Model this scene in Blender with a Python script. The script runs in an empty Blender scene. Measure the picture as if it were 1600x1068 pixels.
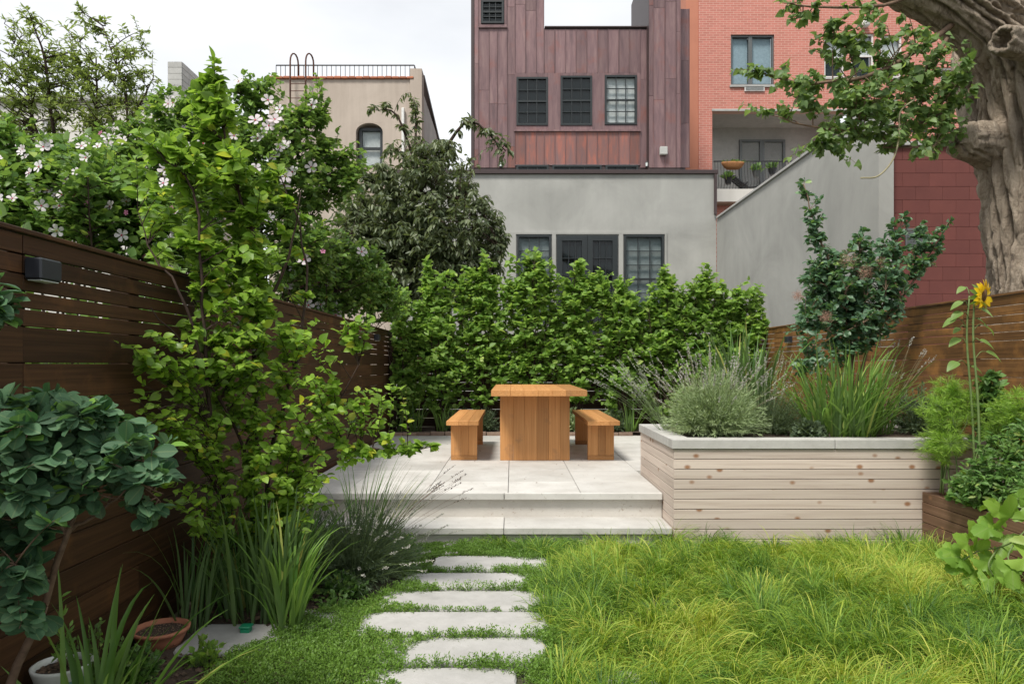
import bpy, math, random
import numpy as np
from mathutils import Matrix, Vector, noise as mnoise
random.seed(7); rng = np.random.default_rng(11)
scn = bpy.context.scene
C = scn.collection
R = math.radians
# ------------------------------------------------------------------ camera, sky, sun, exposure
F = 1067.0; CAMZ = 1.34; HOR = 570.0
cd = bpy.data.cameras.new('camera'); cam = bpy.data.objects.new('camera', cd); C.objects.link(cam)
cam.location = (0, 0, CAMZ); cam.rotation_euler = (R(90), 0, 0)
cd.sensor_width = 36; cd.lens = 24.0; cd.shift_y = 36/1600.0; cd.clip_end = 2000; cd.clip_start = 0.05
scn.camera = cam
w = bpy.data.worlds.new('World'); scn.world = w; w.use_nodes = True
wn = w.node_tree.nodes; wl = w.node_tree.links
for n in list(wn): wn.remove(n)
SUN_EL, SUN_AZ = 58.0, 215.0      # azimuth clockwise from +Y (north): sun is behind and to the left of the camera
out = wn.new('ShaderNodeOutputWorld'); bg = wn.new('ShaderNodeBackground'); bg.inputs[1].default_value = 0.12
sky = wn.new('ShaderNodeTexSky'); sky.sky_type = 'NISHITA'; sky.sun_disc = False
sky.sun_elevation = R(SUN_EL); sky.sun_rotation = R(SUN_AZ)
tc = wn.new('ShaderNodeTexCoord'); mp = wn.new('ShaderNodeMapping'); mp.inputs['Scale'].default_value = (1, 1, 2.6)
nz = wn.new('ShaderNodeTexNoise'); nz.inputs['Scale'].default_value = 1.7; nz.inputs['Detail'].default_value = 6; nz.inputs['Roughness'].default_value = .5
cr = wn.new('ShaderNodeValToRGB')
cr.color_ramp.elements[0].position = .33; cr.color_ramp.elements[0].color = (3.3, 3.4, 3.55, 1)
cr.color_ramp.elements[1].position = .62; cr.color_ramp.elements[1].color = (4.7, 4.75, 4.78, 1)
mx = wn.new('ShaderNodeMix'); mx.data_type = 'RGBA'; mx.inputs[0].default_value = .93
wl.new(tc.outputs['Generated'], mp.inputs[0]); wl.new(mp.outputs[0], nz.inputs['Vector']); wl.new(nz.outputs[0], cr.inputs[0])
wl.new(sky.outputs[0], mx.inputs[6]); wl.new(cr.outputs[0], mx.inputs[7]); wl.new(mx.outputs[2], bg.inputs[0]); wl.new(bg.outputs[0], out.inputs[0])
sd = bpy.data.lights.new('sun', 'SUN'); sd.energy = 2.2; sd.angle = R(13); sd.color = (1, .95, .87)
sun = bpy.data.objects.new('sun', sd); C.objects.link(sun)
to_sun = Vector((math.sin(R(SUN_AZ))*math.cos(R(SUN_EL)), math.cos(R(SUN_AZ))*math.cos(R(SUN_EL)), math.sin(R(SUN_EL))))
sun.rotation_euler = to_sun.to_track_quat('Z', 'Y').to_euler(); sun.location = (0, 0, 30)
vs = scn.view_settings; vs.view_transform = 'Standard'; vs.look = 'None'; vs.gamma = 1; vs.exposure = 1.0; vs.use_curve_mapping = False
scn.cycles.max_bounces = 6; scn.cycles.transparent_max_bounces = 6; scn.cycles.transmission_bounces = 4

# ------------------------------------------------------------------ helpers
def P(px, py, Y): return Vector(((px-800)/F*Y, Y, CAMZ-(py-HOR)/F*Y))
WM = {}
def put(o, M, parent=None):
    WM[o.name] = M
    if parent is not None:
        o.parent = parent; o.matrix_basis = WM[parent.name].inverted() @ M
    else: o.matrix_basis = M
    C.objects.link(o); return o
def tag(o, label=None, cat=None, group=None, kind=None):
    if label: o['label'] = label
    if cat: o['category'] = cat
    if group: o['group'] = group
    if kind: o['kind'] = kind
    return o
def thing(name, label, cat, loc, group=None):
    o = bpy.data.objects.new(name, None); o.empty_display_size = .1
    put(o, Matrix.Translation(Vector(loc))); return tag(o, label, cat, group)
def obj(name, me, parent=None, loc=(0, 0, 0), M=None, kind=None):
    o = bpy.data.objects.new(name, me)
    put(o, M if M is not None else Matrix.Translation(Vector(loc)), parent)
    if kind: o['kind'] = kind
    return o
def mesh(name, V, Fs, mats, smooth=False, fm=None, rnd=None):
    me = bpy.data.meshes.new(name); me.from_pydata([tuple(v) for v in V], [], [tuple(f) for f in Fs])
    for m in (mats if isinstance(mats, (list, tuple)) else [mats]): me.materials.append(m)
    if fm is not None: me.polygons.foreach_set('material_index', fm)
    if smooth: me.polygons.foreach_set('use_smooth', [True]*len(me.polygons))
    me.update(); return me
class MB:
    def __init__(s): s.v = []; s.f = []; s.m = []; s.sm = []
    def add(s, V, Fs, m=0):
        b = len(s.v); s.v += [tuple(v) for v in V]; s.f += [tuple(b+i for i in f) for f in Fs]; s.m += [m]*len(Fs)
    def box(s, x0, x1, y0, y1, z0, z1, m=0, ch=0.0):
        V, Fs = boxgeo(x1-x0, y1-y0, z1-z0, ch); c = ((x0+x1)/2, (y0+y1)/2, (z0+z1)/2)
        s.add([(v[0]+c[0], v[1]+c[1], v[2]+c[2]) for v in V], Fs, m)
    def tube(s, pts, rad, n=8, m=0, cap=True):
        V, Fs = tubegeo(pts, rad, n, cap); s.add(V, Fs, m)
    def build(s, name, mats, parent=None, loc=(0, 0, 0), smooth=False, kind=None):
        L = Vector(loc); me = mesh(name, [(v[0]-L.x, v[1]-L.y, v[2]-L.z) for v in s.v], s.f, mats, smooth, s.m)
        return obj(name, me, parent, loc, kind=kind)
def boxgeo(dx, dy, dz, ch=0.0):
    x, y, z = dx/2, dy/2, dz/2
    if ch <= 0:
        V = [(a*x, b*y, c*z) for a in (-1, 1) for b in (-1, 1) for c in (-1, 1)]
        return V, [(0, 1, 3, 2), (4, 6, 7, 5), (0, 4, 5, 1), (2, 3, 7, 6), (0, 2, 6, 4), (1, 5, 7, 3)]
    ch = min(ch, x*.45, y*.45, z*.45); V = []; idx = {}
    for a in (-1, 1):
        for b in (-1, 1):
            for c in (-1, 1):
                for k in range(3):
                    v = [a*(x-ch), b*(y-ch), c*(z-ch)]; v[k] = (a*x, b*y, c*z)[k]
                    idx[(a, b, c, k)] = len(V); V.append(tuple(v))
    Fs = []
    def orient(f):
        p = [Vector(V[i]) for i in f]; n = (p[1]-p[0]).cross(p[2]-p[0]); c = sum(p, Vector())/len(p)
        return tuple(f) if n.dot(c) > 0 else tuple(reversed(f))
    for k in range(3):
        u, w_ = [i for i in range(3) if i != k]
        for s_ in (-1, 1):
            f = []
            for (p, q) in ((-1, -1), (1, -1), (1, 1), (-1, 1)):
                t = [0, 0, 0]; t[k] = s_; t[u] = p; t[w_] = q; f.append(idx[(t[0], t[1], t[2], k)])
            Fs.append(orient(f))
        for p in (-1, 1):
            for q in (-1, 1):
                f = []
                for (s_, kk) in ((-1, u), (1, u), (1, w_), (-1, w_)):
                    t = [0, 0, 0]; t[k] = s_; t[u] = p; t[w_] = q; f.append(idx[(t[0], t[1], t[2], kk)])
                Fs.append(orient(f))
    for a in (-1, 1):
        for b in (-1, 1):
            for c in (-1, 1): Fs.append(orient([idx[(a, b, c, k)] for k in range(3)]))
    return V, Fs
def tubegeo(pts, rad, n=8, cap=True):
    P_ = [Vector(p) for p in pts]; V = []; Fs = []; up = Vector((0, .3, 1))
    for i, p in enumerate(P_):
        t = (P_[min(i+1, len(P_)-1)]-P_[max(i-1, 0)]).normalized()
        a = t.cross(Vector((0, 1, 0)) if abs(t.y) < .9 else Vector((1, 0, 0))).normalized(); b = t.cross(a)
        r = float(rad[i] if hasattr(rad, '__len__') else rad)
        for k in range(n):
            an = 2*math.pi*k/n; V.append(tuple(p+r*(math.cos(an)*a+math.sin(an)*b)))
    for i in range(len(P_)-1):
        for k in range(n):
            k2 = (k+1) % n; Fs.append((i*n+k, i*n+k2, (i+1)*n+k2, (i+1)*n+k))
    if cap: Fs.append(tuple(range(n-1, -1, -1))); Fs.append(tuple((len(P_)-1)*n+k for k in range(n)))
    return V, Fs
_bc = {}
def block(name, x0, x1, y0, y1, z0, z1, mat, parent, ch=.002, jit=0, rot=0):
    d = (round(x1-x0, 4), round(y1-y0, 4), round(z1-z0, 4)); key = d+(mat.name, ch)
    if key not in _bc:
        V, Fs = boxgeo(*d, ch); _bc[key] = mesh(name, V, Fs, mat)
    c = Vector(((x0+x1)/2, (y0+y1)/2, (z0+z1)/2))
    M = Matrix.Translation(c)
    if jit: M = M @ Matrix.Translation(Vector((random.uniform(-jit, jit), random.uniform(-jit, jit), random.uniform(-jit, jit)*.4)))
    if rot: M = M @ Matrix.Rotation(random.uniform(-rot, rot), 4, 'X') @ Matrix.Rotation(random.uniform(-rot, rot), 4, 'Y')@ Matrix.Rotation(random.uniform(-rot, rot), 4, 'Z')
    return obj(name, _bc[key], parent, M=M)

# ------------------------------------------------------------------ materials
def newmat(name):
    m = bpy.data.materials.new(name); m.use_nodes = True; nt = m.node_tree
    for n in list(nt.nodes): nt.nodes.remove(n)
    o = nt.nodes.new('ShaderNodeOutputMaterial'); b = nt.nodes.new('ShaderNodeBsdfPrincipled'); nt.links.new(b.outputs[0], o.inputs[0])
    return m, nt, b, o
def N(nt, t, **kw):
    n = nt.nodes.new(t)
    for k, v in kw.items():
        if k in n.inputs: n.inputs[k].default_value = v
        else: setattr(n, k, v)
    return n
def coords(nt, scale, rnd=True, kind='Object'):
    tc = N(nt, 'ShaderNodeTexCoord'); mp = N(nt, 'ShaderNodeMapping'); mp.inputs['Scale'].default_value = scale
    if rnd:
        oi = N(nt, 'ShaderNodeObjectInfo'); ml = N(nt, 'ShaderNodeMath', operation='MULTIPLY'); ml.inputs[1].default_value = 53.0
        nt.links.new(oi.outputs['Random'], ml.inputs[0])
        ad = N(nt, 'ShaderNodeVectorMath', operation='ADD'); nt.links.new(tc.outputs[kind], ad.inputs[0]); nt.links.new(ml.outputs[0], ad.inputs[1])
        nt.links.new(ad.outputs[0], mp.inputs[0])
    else: nt.links.new(tc.outputs[kind], mp.inputs[0])
    return mp.outputs[0]
def ramp(nt, src, stops):
    r = N(nt, 'ShaderNodeValToRGB'); e = r.color_ramp.elements
    while len(e) < len(stops): e.new(.5)
    for i, (p, c) in enumerate(stops): e[i].position = p; e[i].color = (c[0], c[1], c[2], 1)
    nt.links.new(src, r.inputs[0]); return r.outputs[0]
def mixc(nt, fac, a, b, mode='MIX'):
    m = N(nt, 'ShaderNodeMix', data_type='RGBA', blend_type=mode)
    for i, v in ((0, fac), (6, a), (7, b)):
        if hasattr(v, 'is_linked') or hasattr(v, 'links'): nt.links.new(v, m.inputs[i])
        elif i == 0: m.inputs[0].default_value = v
        else: m.inputs[i].default_value = (v[0], v[1], v[2], 1)
    return m.outputs[2]
def tone(nt, col, amt):                                   # each piece a little lighter or darker than the next
    oi = N(nt, 'ShaderNodeObjectInfo'); mr = N(nt, 'ShaderNodeMapRange'); mr.inputs[3].default_value = 1-amt; mr.inputs[4].default_value = 1+amt
    nt.links.new(oi.outputs['Random'], mr.inputs[0])
    vm = N(nt, 'ShaderNodeVectorMath', operation='SCALE'); nt.links.new(col, vm.inputs[0]); nt.links.new(mr.outputs[0], vm.inputs['Scale']); return vm.outputs[0]
def bump(nt, b, h, s=.3, d=.01):
    bp = N(nt, 'ShaderNodeBump'); bp.inputs['Strength'].default_value = s; bp.inputs['Distance'].default_value = d
    nt.links.new(h, bp.inputs['Height']); nt.links.new(bp.outputs[0], b.inputs['Normal'])
def noise(nt, vec, sc, det=5, rough=.55, dist=0):
    n = N(nt, 'ShaderNodeTexNoise', Scale=sc, Detail=det, Roughness=rough, Distortion=dist); nt.links.new(vec, n.inputs['Vector']); return n.outputs[0]
def wood(name, c0, c1, c2, axis, rough=.6, var=.2, knots=False, fine=60, stain=None, stainpos=(.6, .75)):
    m, nt, b, o = newmat(name)
    sc = [fine, fine, fine]; sc[axis] = 1.3
    v = coords(nt, sc); g = noise(nt, v, 1, 6, .6, .6)
    col = ramp(nt, g, [(.3, c0), (.5, c1), (.72, c2)])
    sc2 = [6, 6, 6]; sc2[axis] = .8
    v2 = coords(nt, sc2); g2 = noise(nt, v2, 1, 4, .6)
    col = mixc(nt, ramp(nt, g2, [(.35, (.35,)*3), (.7, (0,)*3)]), col, c0)
    if stain:
        v4 = coords(nt, (1.6, 1.6, 1.6)); g4 = noise(nt, v4, 2.5, 6, .65)
        col = mixc(nt, ramp(nt, g4, [(stainpos[0], (0,)*3), (stainpos[1], (.75,)*3)]), col, stain)
    if knots:
        sk = [9, 9, 9]; sk[axis] = 6.5
        vk = coords(nt, sk); vo = N(nt, 'ShaderNodeTexVoronoi', Scale=1.0); nt.links.new(vk, vo.inputs['Vector'])
        kf = ramp(nt, vo.outputs['Distance'], [(.09, (1,)*3), (.2, (0,)*3)])
        col = mixc(nt, kf, col, (.30, .16, .09))
    col = tone(nt, col, var); nt.links.new(col, b.inputs['Base Color']); b.inputs['Roughness'].default_value = rough; b.inputs['Specular IOR Level'].default_value = .25
    bump(nt, b, g, .25, .004); return m
def speck(name, c0, c1, sc=8, rough=.85, pits=None, bs=.3, var=.05, big=1.2, fine=90):
    m, nt, b, o = newmat(name); v = coords(nt, (1, 1, 1))
    g = noise(nt, v, sc, 8, .62); g1 = noise(nt, v, big, 4, .5); g2 = noise(nt, v, fine, 3, .6)
    col = ramp(nt, g, [(.3, c0), (.7, c1)])
    col = mixc(nt, .5, col, ramp(nt, g1, [(.3, c0), (.7, c1)]))
    if pits:
        p = noise(nt, v, 38, 4, .6, 1.0); col = mixc(nt, ramp(nt, p, [(.62, (0,)*3), (.70, (.8,)*3)]), col, pits)
    col = tone(nt, col, var); nt.links.new(col, b.inputs['Base Color']); b.inputs['Roughness'].default_value = rough
    bump(nt, b, mixc(nt, .5, g, g2), bs, .006); return m
def plain(name, c, rough=.5, metal=0, var=0, spec=.5, grit=.12, sc=12):
    m, nt, b, o = newmat(name); v = coords(nt, (1, 1, 1)); g = noise(nt, v, sc, 5)
    col = ramp(nt, g, [(.3, tuple(x*(1-grit) for x in c)), (.7, tuple(min(1, x*(1+grit)) for x in c))])
    if var: col = tone(nt, col, var)
    nt.links.new(col, b.inputs['Base Color']); b.inputs['Roughness'].default_value = rough; b.inputs['Metallic'].default_value = metal
    b.inputs['Specular IOR Level'].default_value = spec; return m
def leafmat(name, ca, cb, rare=None, trans=.35, rough=.45, spec=.35, veins=False, use_obj=True, tcol=None):
    m, nt, b, o = newmat(name)
    at = N(nt, 'ShaderNodeAttribute', attribute_name='rnd'); src = at.outputs['Fac']
    if use_obj:
        oi = N(nt, 'ShaderNodeObjectInfo'); ad = N(nt, 'ShaderNodeMath', operation='ADD'); fr = N(nt, 'ShaderNodeMath', operation='FRACT')
        nt.links.new(src, ad.inputs[0]); nt.links.new(oi.outputs['Random'], ad.inputs[1]); nt.links.new(ad.outputs[0], fr.inputs[0]); src = fr.outputs[0]
    st = [(0, ca), (.93, cb)]
    if rare: st = [(0, ca), (.95, cb), (.975, rare)]
    col = ramp(nt, src, st)
    geo = N(nt, 'ShaderNodeNewGeometry')
    under = mixc(nt, .35, col, (.16, .2, .13))
    col = mixc(nt, geo.outputs['Backfacing'], col, under)
    if veins:
        uv = N(nt, 'ShaderNodeUVMap'); sp = N(nt, 'ShaderNodeSeparateXYZ'); nt.links.new(uv.outputs[0], sp.inputs[0])
        ab = N(nt, 'ShaderNodeMath', operation='ABSOLUTE'); nt.links.new(sp.outputs[1], ab.inputs[0])
        mr = ramp(nt, ab.outputs[0], [(.0, (1,)*3), (.035, (0,)*3)])
        s1 = N(nt, 'ShaderNodeMath', operation='MULTIPLY_ADD'); nt.links.new(ab.outputs[0], s1.inputs[0]); s1.inputs[1].default_value = -1.0; nt.links.new(sp.outputs[0], s1.inputs[2])
        s2 = N(nt, 'ShaderNodeMath', operation='MULTIPLY'); nt.links.new(s1.outputs[0], s2.inputs[0]); s2.inputs[1].default_value = 9
        s3 = N(nt, 'ShaderNodeMath', operation='FRACT'); nt.links.new(s2.outputs[0], s3.inputs[0])
        vr = ramp(nt, s3.outputs[0], [(.0, (.6,)*3), (.14, (0,)*3)])
        mm = N(nt, 'ShaderNodeMix', data_type='RGBA', blend_type='LIGHTEN'); mm.inputs[0].default_value = 1
        nt.links.new(mr, mm.inputs[6]); nt.links.new(vr, mm.inputs[7])
        hi = mixc(nt, .3, col, (.3, .36, .16))
        col = mixc(nt, mm.outputs[2], col, hi)
    nt.links.new(col, b.inputs['Base Color']); b.inputs['Roughness'].default_value = rough; b.inputs['Specular IOR Level'].default_value = spec
    tr = N(nt, 'ShaderNodeBsdfTranslucent'); vm = N(nt, 'ShaderNodeVectorMath', operation='MULTIPLY')
    vm.inputs[1].default_value = tcol or (1.5, 1.55, .7); nt.links.new(col, vm.inputs[0]); nt.links.new(vm.outputs[0], tr.inputs[0])
    ms = N(nt, 'ShaderNodeMixShader'); ms.inputs[0].default_value = trans
    nt.links.new(b.outputs[0], ms.inputs[1]); nt.links.new(tr.outputs[0], ms.inputs[2]); nt.links.new(ms.outputs[0], o.inputs[0]); return m
def glassmat(name, tint, clear):
    m, nt, b, o = newmat(name)
    b.inputs['Base Color'].default_value = (*tint, 1); b.inputs['Roughness'].default_value = .04; b.inputs['Specular IOR Level'].default_value = .45
    v = coords(nt, (1, 1, 1)); bump(nt, b, noise(nt, v, 1.2, 2), .06, .02)
    tr = N(nt, 'ShaderNodeBsdfTransparent'); ms = N(nt, 'ShaderNodeMixShader'); ms.inputs[0].default_value = clear
    nt.links.new(b.outputs[0], ms.inputs[1]); nt.links.new(tr.outputs[0], ms.inputs[2]); nt.links.new(ms.outputs[0], o.inputs[0]); return m

M = {}
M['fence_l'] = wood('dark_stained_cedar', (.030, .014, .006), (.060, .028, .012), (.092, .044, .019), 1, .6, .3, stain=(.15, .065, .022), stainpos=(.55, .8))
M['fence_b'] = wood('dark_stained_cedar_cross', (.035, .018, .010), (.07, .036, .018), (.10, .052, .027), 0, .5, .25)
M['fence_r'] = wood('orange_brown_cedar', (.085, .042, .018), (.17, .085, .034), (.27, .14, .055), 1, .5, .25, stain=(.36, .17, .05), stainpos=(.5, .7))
M['post'] = wood('fence_post_wood', (.03, .016, .01), (.05, .028, .016), (.08, .045, .025), 2, .6, .1)
M['planter'] = wood('weathered_cedar', (.46, .375, .32), (.585, .50, .435), (.60, .52, .455), 0, .75, .15, knots=True, fine=45)
M['planter_s'] = wood('weathered_cedar_side', (.46, .375, .32), (.585, .50, .435), (.60, .52, .455), 1, .75, .15, knots=True, fine=45)
M['box_s'] = wood('brown_cedar', (.12, .07, .042), (.20, .115, .07), (.28, .17, .11), 1, .65, .15, knots=True)
M['box_x'] = wood('brown_cedar_end', (.12, .07, .042), (.20, .115, .07), (.28, .17, .11), 0, .65, .15)
M['oak_z'] = wood('oiled_oak_upright', (.40, .185, .065), (.52, .255, .095), (.60, .32, .13), 2, .45, .26, fine=70, stain=(.22, .13, .075), stainpos=(.58, .74))
M['oak_y'] = wood('oiled_oak_top', (.40, .185, .065), (.52, .255, .095), (.60, .32, .13), 1, .4, .22, fine=70, stain=(.30, .16, .08), stainpos=(.58, .78))
M['stone'] = speck('limestone_paving', (.39, .375, .345), (.58, .57, .54), 5, .8, (.33, .31, .28), .25, .08, 2.2)
M['riser'] = speck('pitted_limestone', (.45, .42, .38), (.58, .555, .51), 7, .85, (.30, .24, .19), .5, .05)
M['step'] = speck('stepping_limestone', (.30, .295, .28), (.48, .47, .455), 9, .85, (.32, .31, .28), .5, .06)
M['coping'] = speck('coping_limestone', (.38, .37, .345), (.52, .51, .485), 12, .85, (.40, .38, .35), .5, .03)
M['soil'] = speck('dark_soil', (.035, .024, .017), (.085, .058, .04), 30, .95, None, 1.0, .0, 5, 140)
M['ground'] = speck('garden_earth', (.035, .036, .018), (.07, .07, .035), 6, .95, None, .8, .0)
M['brickedge'] = speck('edging_brick', (.20, .13, .095), (.34, .25, .19), 20, .9, None, .5, .25)
M['chip'] = speck('mulch_chip', (.10, .06, .04), (.24, .16, .10), 40, .9, None, .4, .5)
def stucco(name, c0, c1, streak=.5):
    m, nt, b, o = newmat(name); v = coords(nt, (1, 1, 1), False); g = noise(nt, v, .7, 8, .62, .8); gf = noise(nt, v, 55, 3)
    vs_ = coords(nt, (1.6, 1.6, .18), False); gs = noise(nt, vs_, 1.4, 7, .65)
    col = mixc(nt, streak, ramp(nt, g, [(.3, c0), (.68, c1)]), ramp(nt, gs, [(.3, c0), (.7, c1)]))
    nt.links.new(col, b.inputs['Base Color']); b.inputs['Roughness'].default_value = .9; bump(nt, b, mixc(nt, .4, g, gf), .25, .01); return m
M['grey'] = stucco('grey_stucco', (.27, .272, .255), (.42, .42, .395), .25)
M['beige'] = stucco('beige_render', (.36, .30, .25), (.54, .465, .40), .6)
M['cream'] = stucco('cream_render', (.55, .53, .49), (.72, .70, .66))
M['redblock'] = speck('painted_red_block', (.115, .032, .027), (.165, .048, .038), 3, .8, None, .35, .06)
M['redmortar'] = plain('painted_red_joint', (.09, .028, .024), .9)
M['orange'] = stucco('orange_render', (.44, .17, .11), (.54, .22, .14))
M['conc'] = speck('pale_concrete', (.34, .34, .33), (.50, .50, .48), 6, .9)
M['metal'] = plain('black_painted_metal', (.018, .019, .022), .45, 0)
M['lamp'] = plain('black_lamp_metal', (.022, .026, .034), .4, 0)
M['frame'] = plain('black_window_frame', (.016, .022, .024), .45)
M['alu'] = plain('grey_aluminium', (.12, .13, .13), .4, .3)
M['whitep'] = plain('white_paint', (.7, .7, .68), .5)
M['dkbrown'] = plain('dark_brown_flashing', (.045, .028, .028), .5)
M['blindg'] = plain('grey_blind', (.26, .31, .31), .7)
M['blindb'] = plain('blue_blind', (.36, .50, .58), .7)
M['dark'] = plain('room_shade', (.02, .022, .024), .8)  # near-black colour standing for the shade inside rooms
M['blind'] = plain('pale_blind', (.72, .78, .78), .7)
M['rust'] = plain('rusty_iron', (.12, .06, .045), .8, 0, 0, .3, .4)
M['tile'] = plain('clay_coping_tile', (.42, .15, .08), .8, 0, .2)
M['terra'] = speck('terracotta', (.32, .12, .065), (.46, .19, .11), 14, .8, None, .2, 0)
M['glaze'] = plain('white_glaze', (.62, .64, .60), .25, 0, 0, .6, .1)
M['glazeg'] = plain('turquoise_glaze', (.16, .30, .27), .25, 0, 0, .6, .25)
M['greenpl'] = plain('green_plastic', (.01, .22, .11), .4)
M['wicker'] = plain('wicker', (.32, .15, .06), .8, 0, 0, .3, .4, 60)
M['glass'] = glassmat('dark_window_glass', (.012, .018, .02), .25)
M['glassl'] = glassmat('pale_window_glass', (.05, .09, .10), .86)
m, nt, b, o = newmat('copper_panel')
v = coords(nt, (5, 5, .6)); g = noise(nt, v, 1.6, 7, .65, .4); v2 = coords(nt, (1, 1, 1)); g2 = noise(nt, v2, 1.3, 5, .6)
col = ramp(nt, g, [(.25, (.105, .066, .072)), (.5, (.185, .112, .116)), (.75, (.25, .165, .158))])
col = mixc(nt, ramp(nt, g2, [(.56, (0,)*3), (.75, (.65,)*3)]), col, (.24, .075, .05))
col = tone(nt, col, .2); nt.links.new(col, b.inputs['Base Color']); b.inputs['Roughness'].default_value = .48; b.inputs['Metallic'].default_value = .25
bump(nt, b, g2, .35, .03); M['copper'] = m
m, nt, b, o = newmat('red_copper_panel')
v = coords(nt, (5, 5, .8)); g = noise(nt, v, 1.6, 7, .65, .4)
col = ramp(nt, g, [(.32, (.15, .09, .09)), (.52, (.21, .095, .08)), (.72, (.34, .11, .075))])
col = tone(nt, col, .2); nt.links.new(col, b.inputs['Base Color']); b.inputs['Roughness'].default_value = .5; b.inputs['Metallic'].default_value = .2
M['copperred'] = m
m, nt, b, o = newmat('red_brickwork')
tc_ = N(nt, 'ShaderNodeTexCoord'); sp = N(nt, 'ShaderNodeSeparateXYZ'); cb = N(nt, 'ShaderNodeCombineXYZ')
nt.links.new(tc_.outputs['Object'], sp.inputs[0]); nt.links.new(sp.outputs[0], cb.inputs[0]); nt.links.new(sp.outputs[2], cb.inputs[1])
bk = N(nt, 'ShaderNodeTexBrick', Scale=1.0); bk.inputs['Brick Width'].default_value = .26; bk.inputs['Row Height'].default_value = .086; bk.inputs['Mortar Size'].default_value = .007
bk.inputs['Color1'].default_value = (.55, .20, .155, 1); bk.inputs['Color2'].default_value = (.46, .165, .125, 1); bk.inputs['Mortar'].default_value = (.60, .40, .34, 1)
nt.links.new(cb.outputs[0], bk.inputs['Vector']); nt.links.new(bk.outputs[0], b.inputs['Base Color']); b.inputs['Roughness'].default_value = .85; M['brick'] = m
m, nt, b, o = newmat('poplar_bark')
v = coords(nt, (1, 1, .22), False); g = noise(nt, v, 9, 9, .7, 1.2); g2 = noise(nt, coords(nt, (1, 1, .5), False), 45, 5, .7)
col = ramp(nt, g, [(.34, (.07, .048, .034)), (.47, (.36, .285, .21)), (.68, (.56, .47, .37))])
col = mixc(nt, .3, col, ramp(nt, g2, [(.3, (.20, .15, .11)), (.7, (.58, .50, .40))]))
nt.links.new(col, b.inputs['Base Color']); b.inputs['Roughness'].default_value = .95; bump(nt, b, mixc(nt, .4, g, g2), 1.0, .09); M['bark'] = m
M['twig'] = plain('brown_twig', (.17, .115, .08), .8, 0, 0, .2, .3, 30)
M['twigd'] = plain('dark_twig', (.05, .033, .025), .8, 0, 0, .2, .3, 30)
M['twigg'] = plain('green_stalk', (.14, .20, .07), .6, 0, 0, .3, .15, 30)
M['straw'] = plain('pale_dry_stalk', (.30, .27, .17), .8, 0, 0, .2, .15, 30)
# leaves
M['l_birch'] = leafmat('birch_leaf', (.12, .235, .024), (.30, .47, .06), (.50, .52, .06), .48, veins=True, rough=.4)
M['l_hedge'] = leafmat('hornbeam_leaf', (.12, .235, .04), (.33, .50, .12), (.46, .58, .18), .5)
M['l_hib'] = leafmat('hibiscus_leaf', (.085, .18, .035), (.21, .35, .08), (.33, .43, .10), .42)
M['l_sparse'] = leafmat('sparse_tree_leaf', (.15, .21, .055), (.28, .35, .12), None, .45)
M['l_cherry'] = leafmat('weeping_cherry_leaf', (.06, .09, .035), (.17, .205, .10), None, .3, spec=.5)
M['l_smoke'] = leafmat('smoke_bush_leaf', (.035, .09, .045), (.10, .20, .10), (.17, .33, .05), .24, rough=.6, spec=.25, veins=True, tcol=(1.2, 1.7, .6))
M['l_smoke2'] = leafmat('smoke_bush_leaf_paler', (.05, .115, .065), (.13, .24, .13), (.19, .30, .07), .28, rough=.45, spec=.5, veins=True, tcol=(1.2, 1.6, .6))  # paler, glossier leaf colour for the planter smoke bush
M['l_poplar'] = leafmat('poplar_leaf', (.085, .155, .05), (.21, .32, .11), (.30, .40, .16), .4, veins=True)
M['l_strap'] = leafmat('strap_leaf', (.07, .16, .028), (.20, .35, .065), (.38, .42, .11), .4)
M['l_strapd'] = leafmat('iris_leaf', (.05, .115, .028), (.125, .235, .05), (.33, .34, .1), .33)
M['l_lav'] = leafmat('lavender_leaf', (.25, .34, .16), (.42, .51, .30), None, .25, rough=.7, spec=.2)
M['l_lavd'] = leafmat('lavender_leaf_dark', (.07, .11, .065), (.15, .20, .115), None, .25, rough=.7, spec=.2)
M['f_lav'] = leafmat('faded_lavender_flower', (.44, .42, .40), (.66, .63, .58), None, .2, rough=.8, spec=.1, tcol=(1, 1, 1))
M['l_dill'] = leafmat('feathery_leaf', (.20, .36, .05), (.38, .56, .10), None, .45)
M['l_veg'] = leafmat('vegetable_leaf', (.07, .16, .035), (.16, .29, .075), (.26, .34, .09), .38)
M['l_squash'] = leafmat('squash_leaf', (.14, .27, .04), (.27, .42, .07), (.35, .42, .12), .4, veins=True)
M['l_sun'] = leafmat('sunflower_leaf', (.15, .25, .06), (.22, .34, .09), None, .4, veins=True)
M['petal_y'] = leafmat('yellow_petal', (.85, .56, .015), (.90, .66, .03), None, .3, spec=.2, tcol=(1, 1, 1))
M['petal_w'] = leafmat('white_pink_petal', (.70, .62, .66), (.80, .76, .78), None, .3, spec=.2, tcol=(1, 1, 1))
M['petal_p'] = leafmat('pink_petal', (.55, .16, .32), (.62, .24, .40), None, .3, spec=.2, tcol=(1, 1, 1))
M['eye'] = plain('crimson_flower_eye', (.35, .02, .06), .7)
M['seed'] = plain('sunflower_disc', (.12, .06, .015), .9)
M['smokepuff'] = leafmat('pink_smoke_plume', (.42, .22, .17), (.55, .32, .25), None, .3, rough=.9, spec=.1, tcol=(1, 1, 1))
m, nt, b, o = newmat('fescue_blade')
at = N(nt, 'ShaderNodeAttribute', attribute_name='rnd')
col = ramp(nt, at.outputs['Fac'], [(0, (.05, .12, .02)), (.35, (.17, .31, .04)), (.65, (.34, .44, .06)), (.85, (.50, .52, .10)), (1, (.60, .52, .24))])
nt.links.new(col, b.inputs['Base Color']); b.inputs['Roughness'].default_value = .5; b.inputs['Specular IOR Level'].default_value = .3
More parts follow.
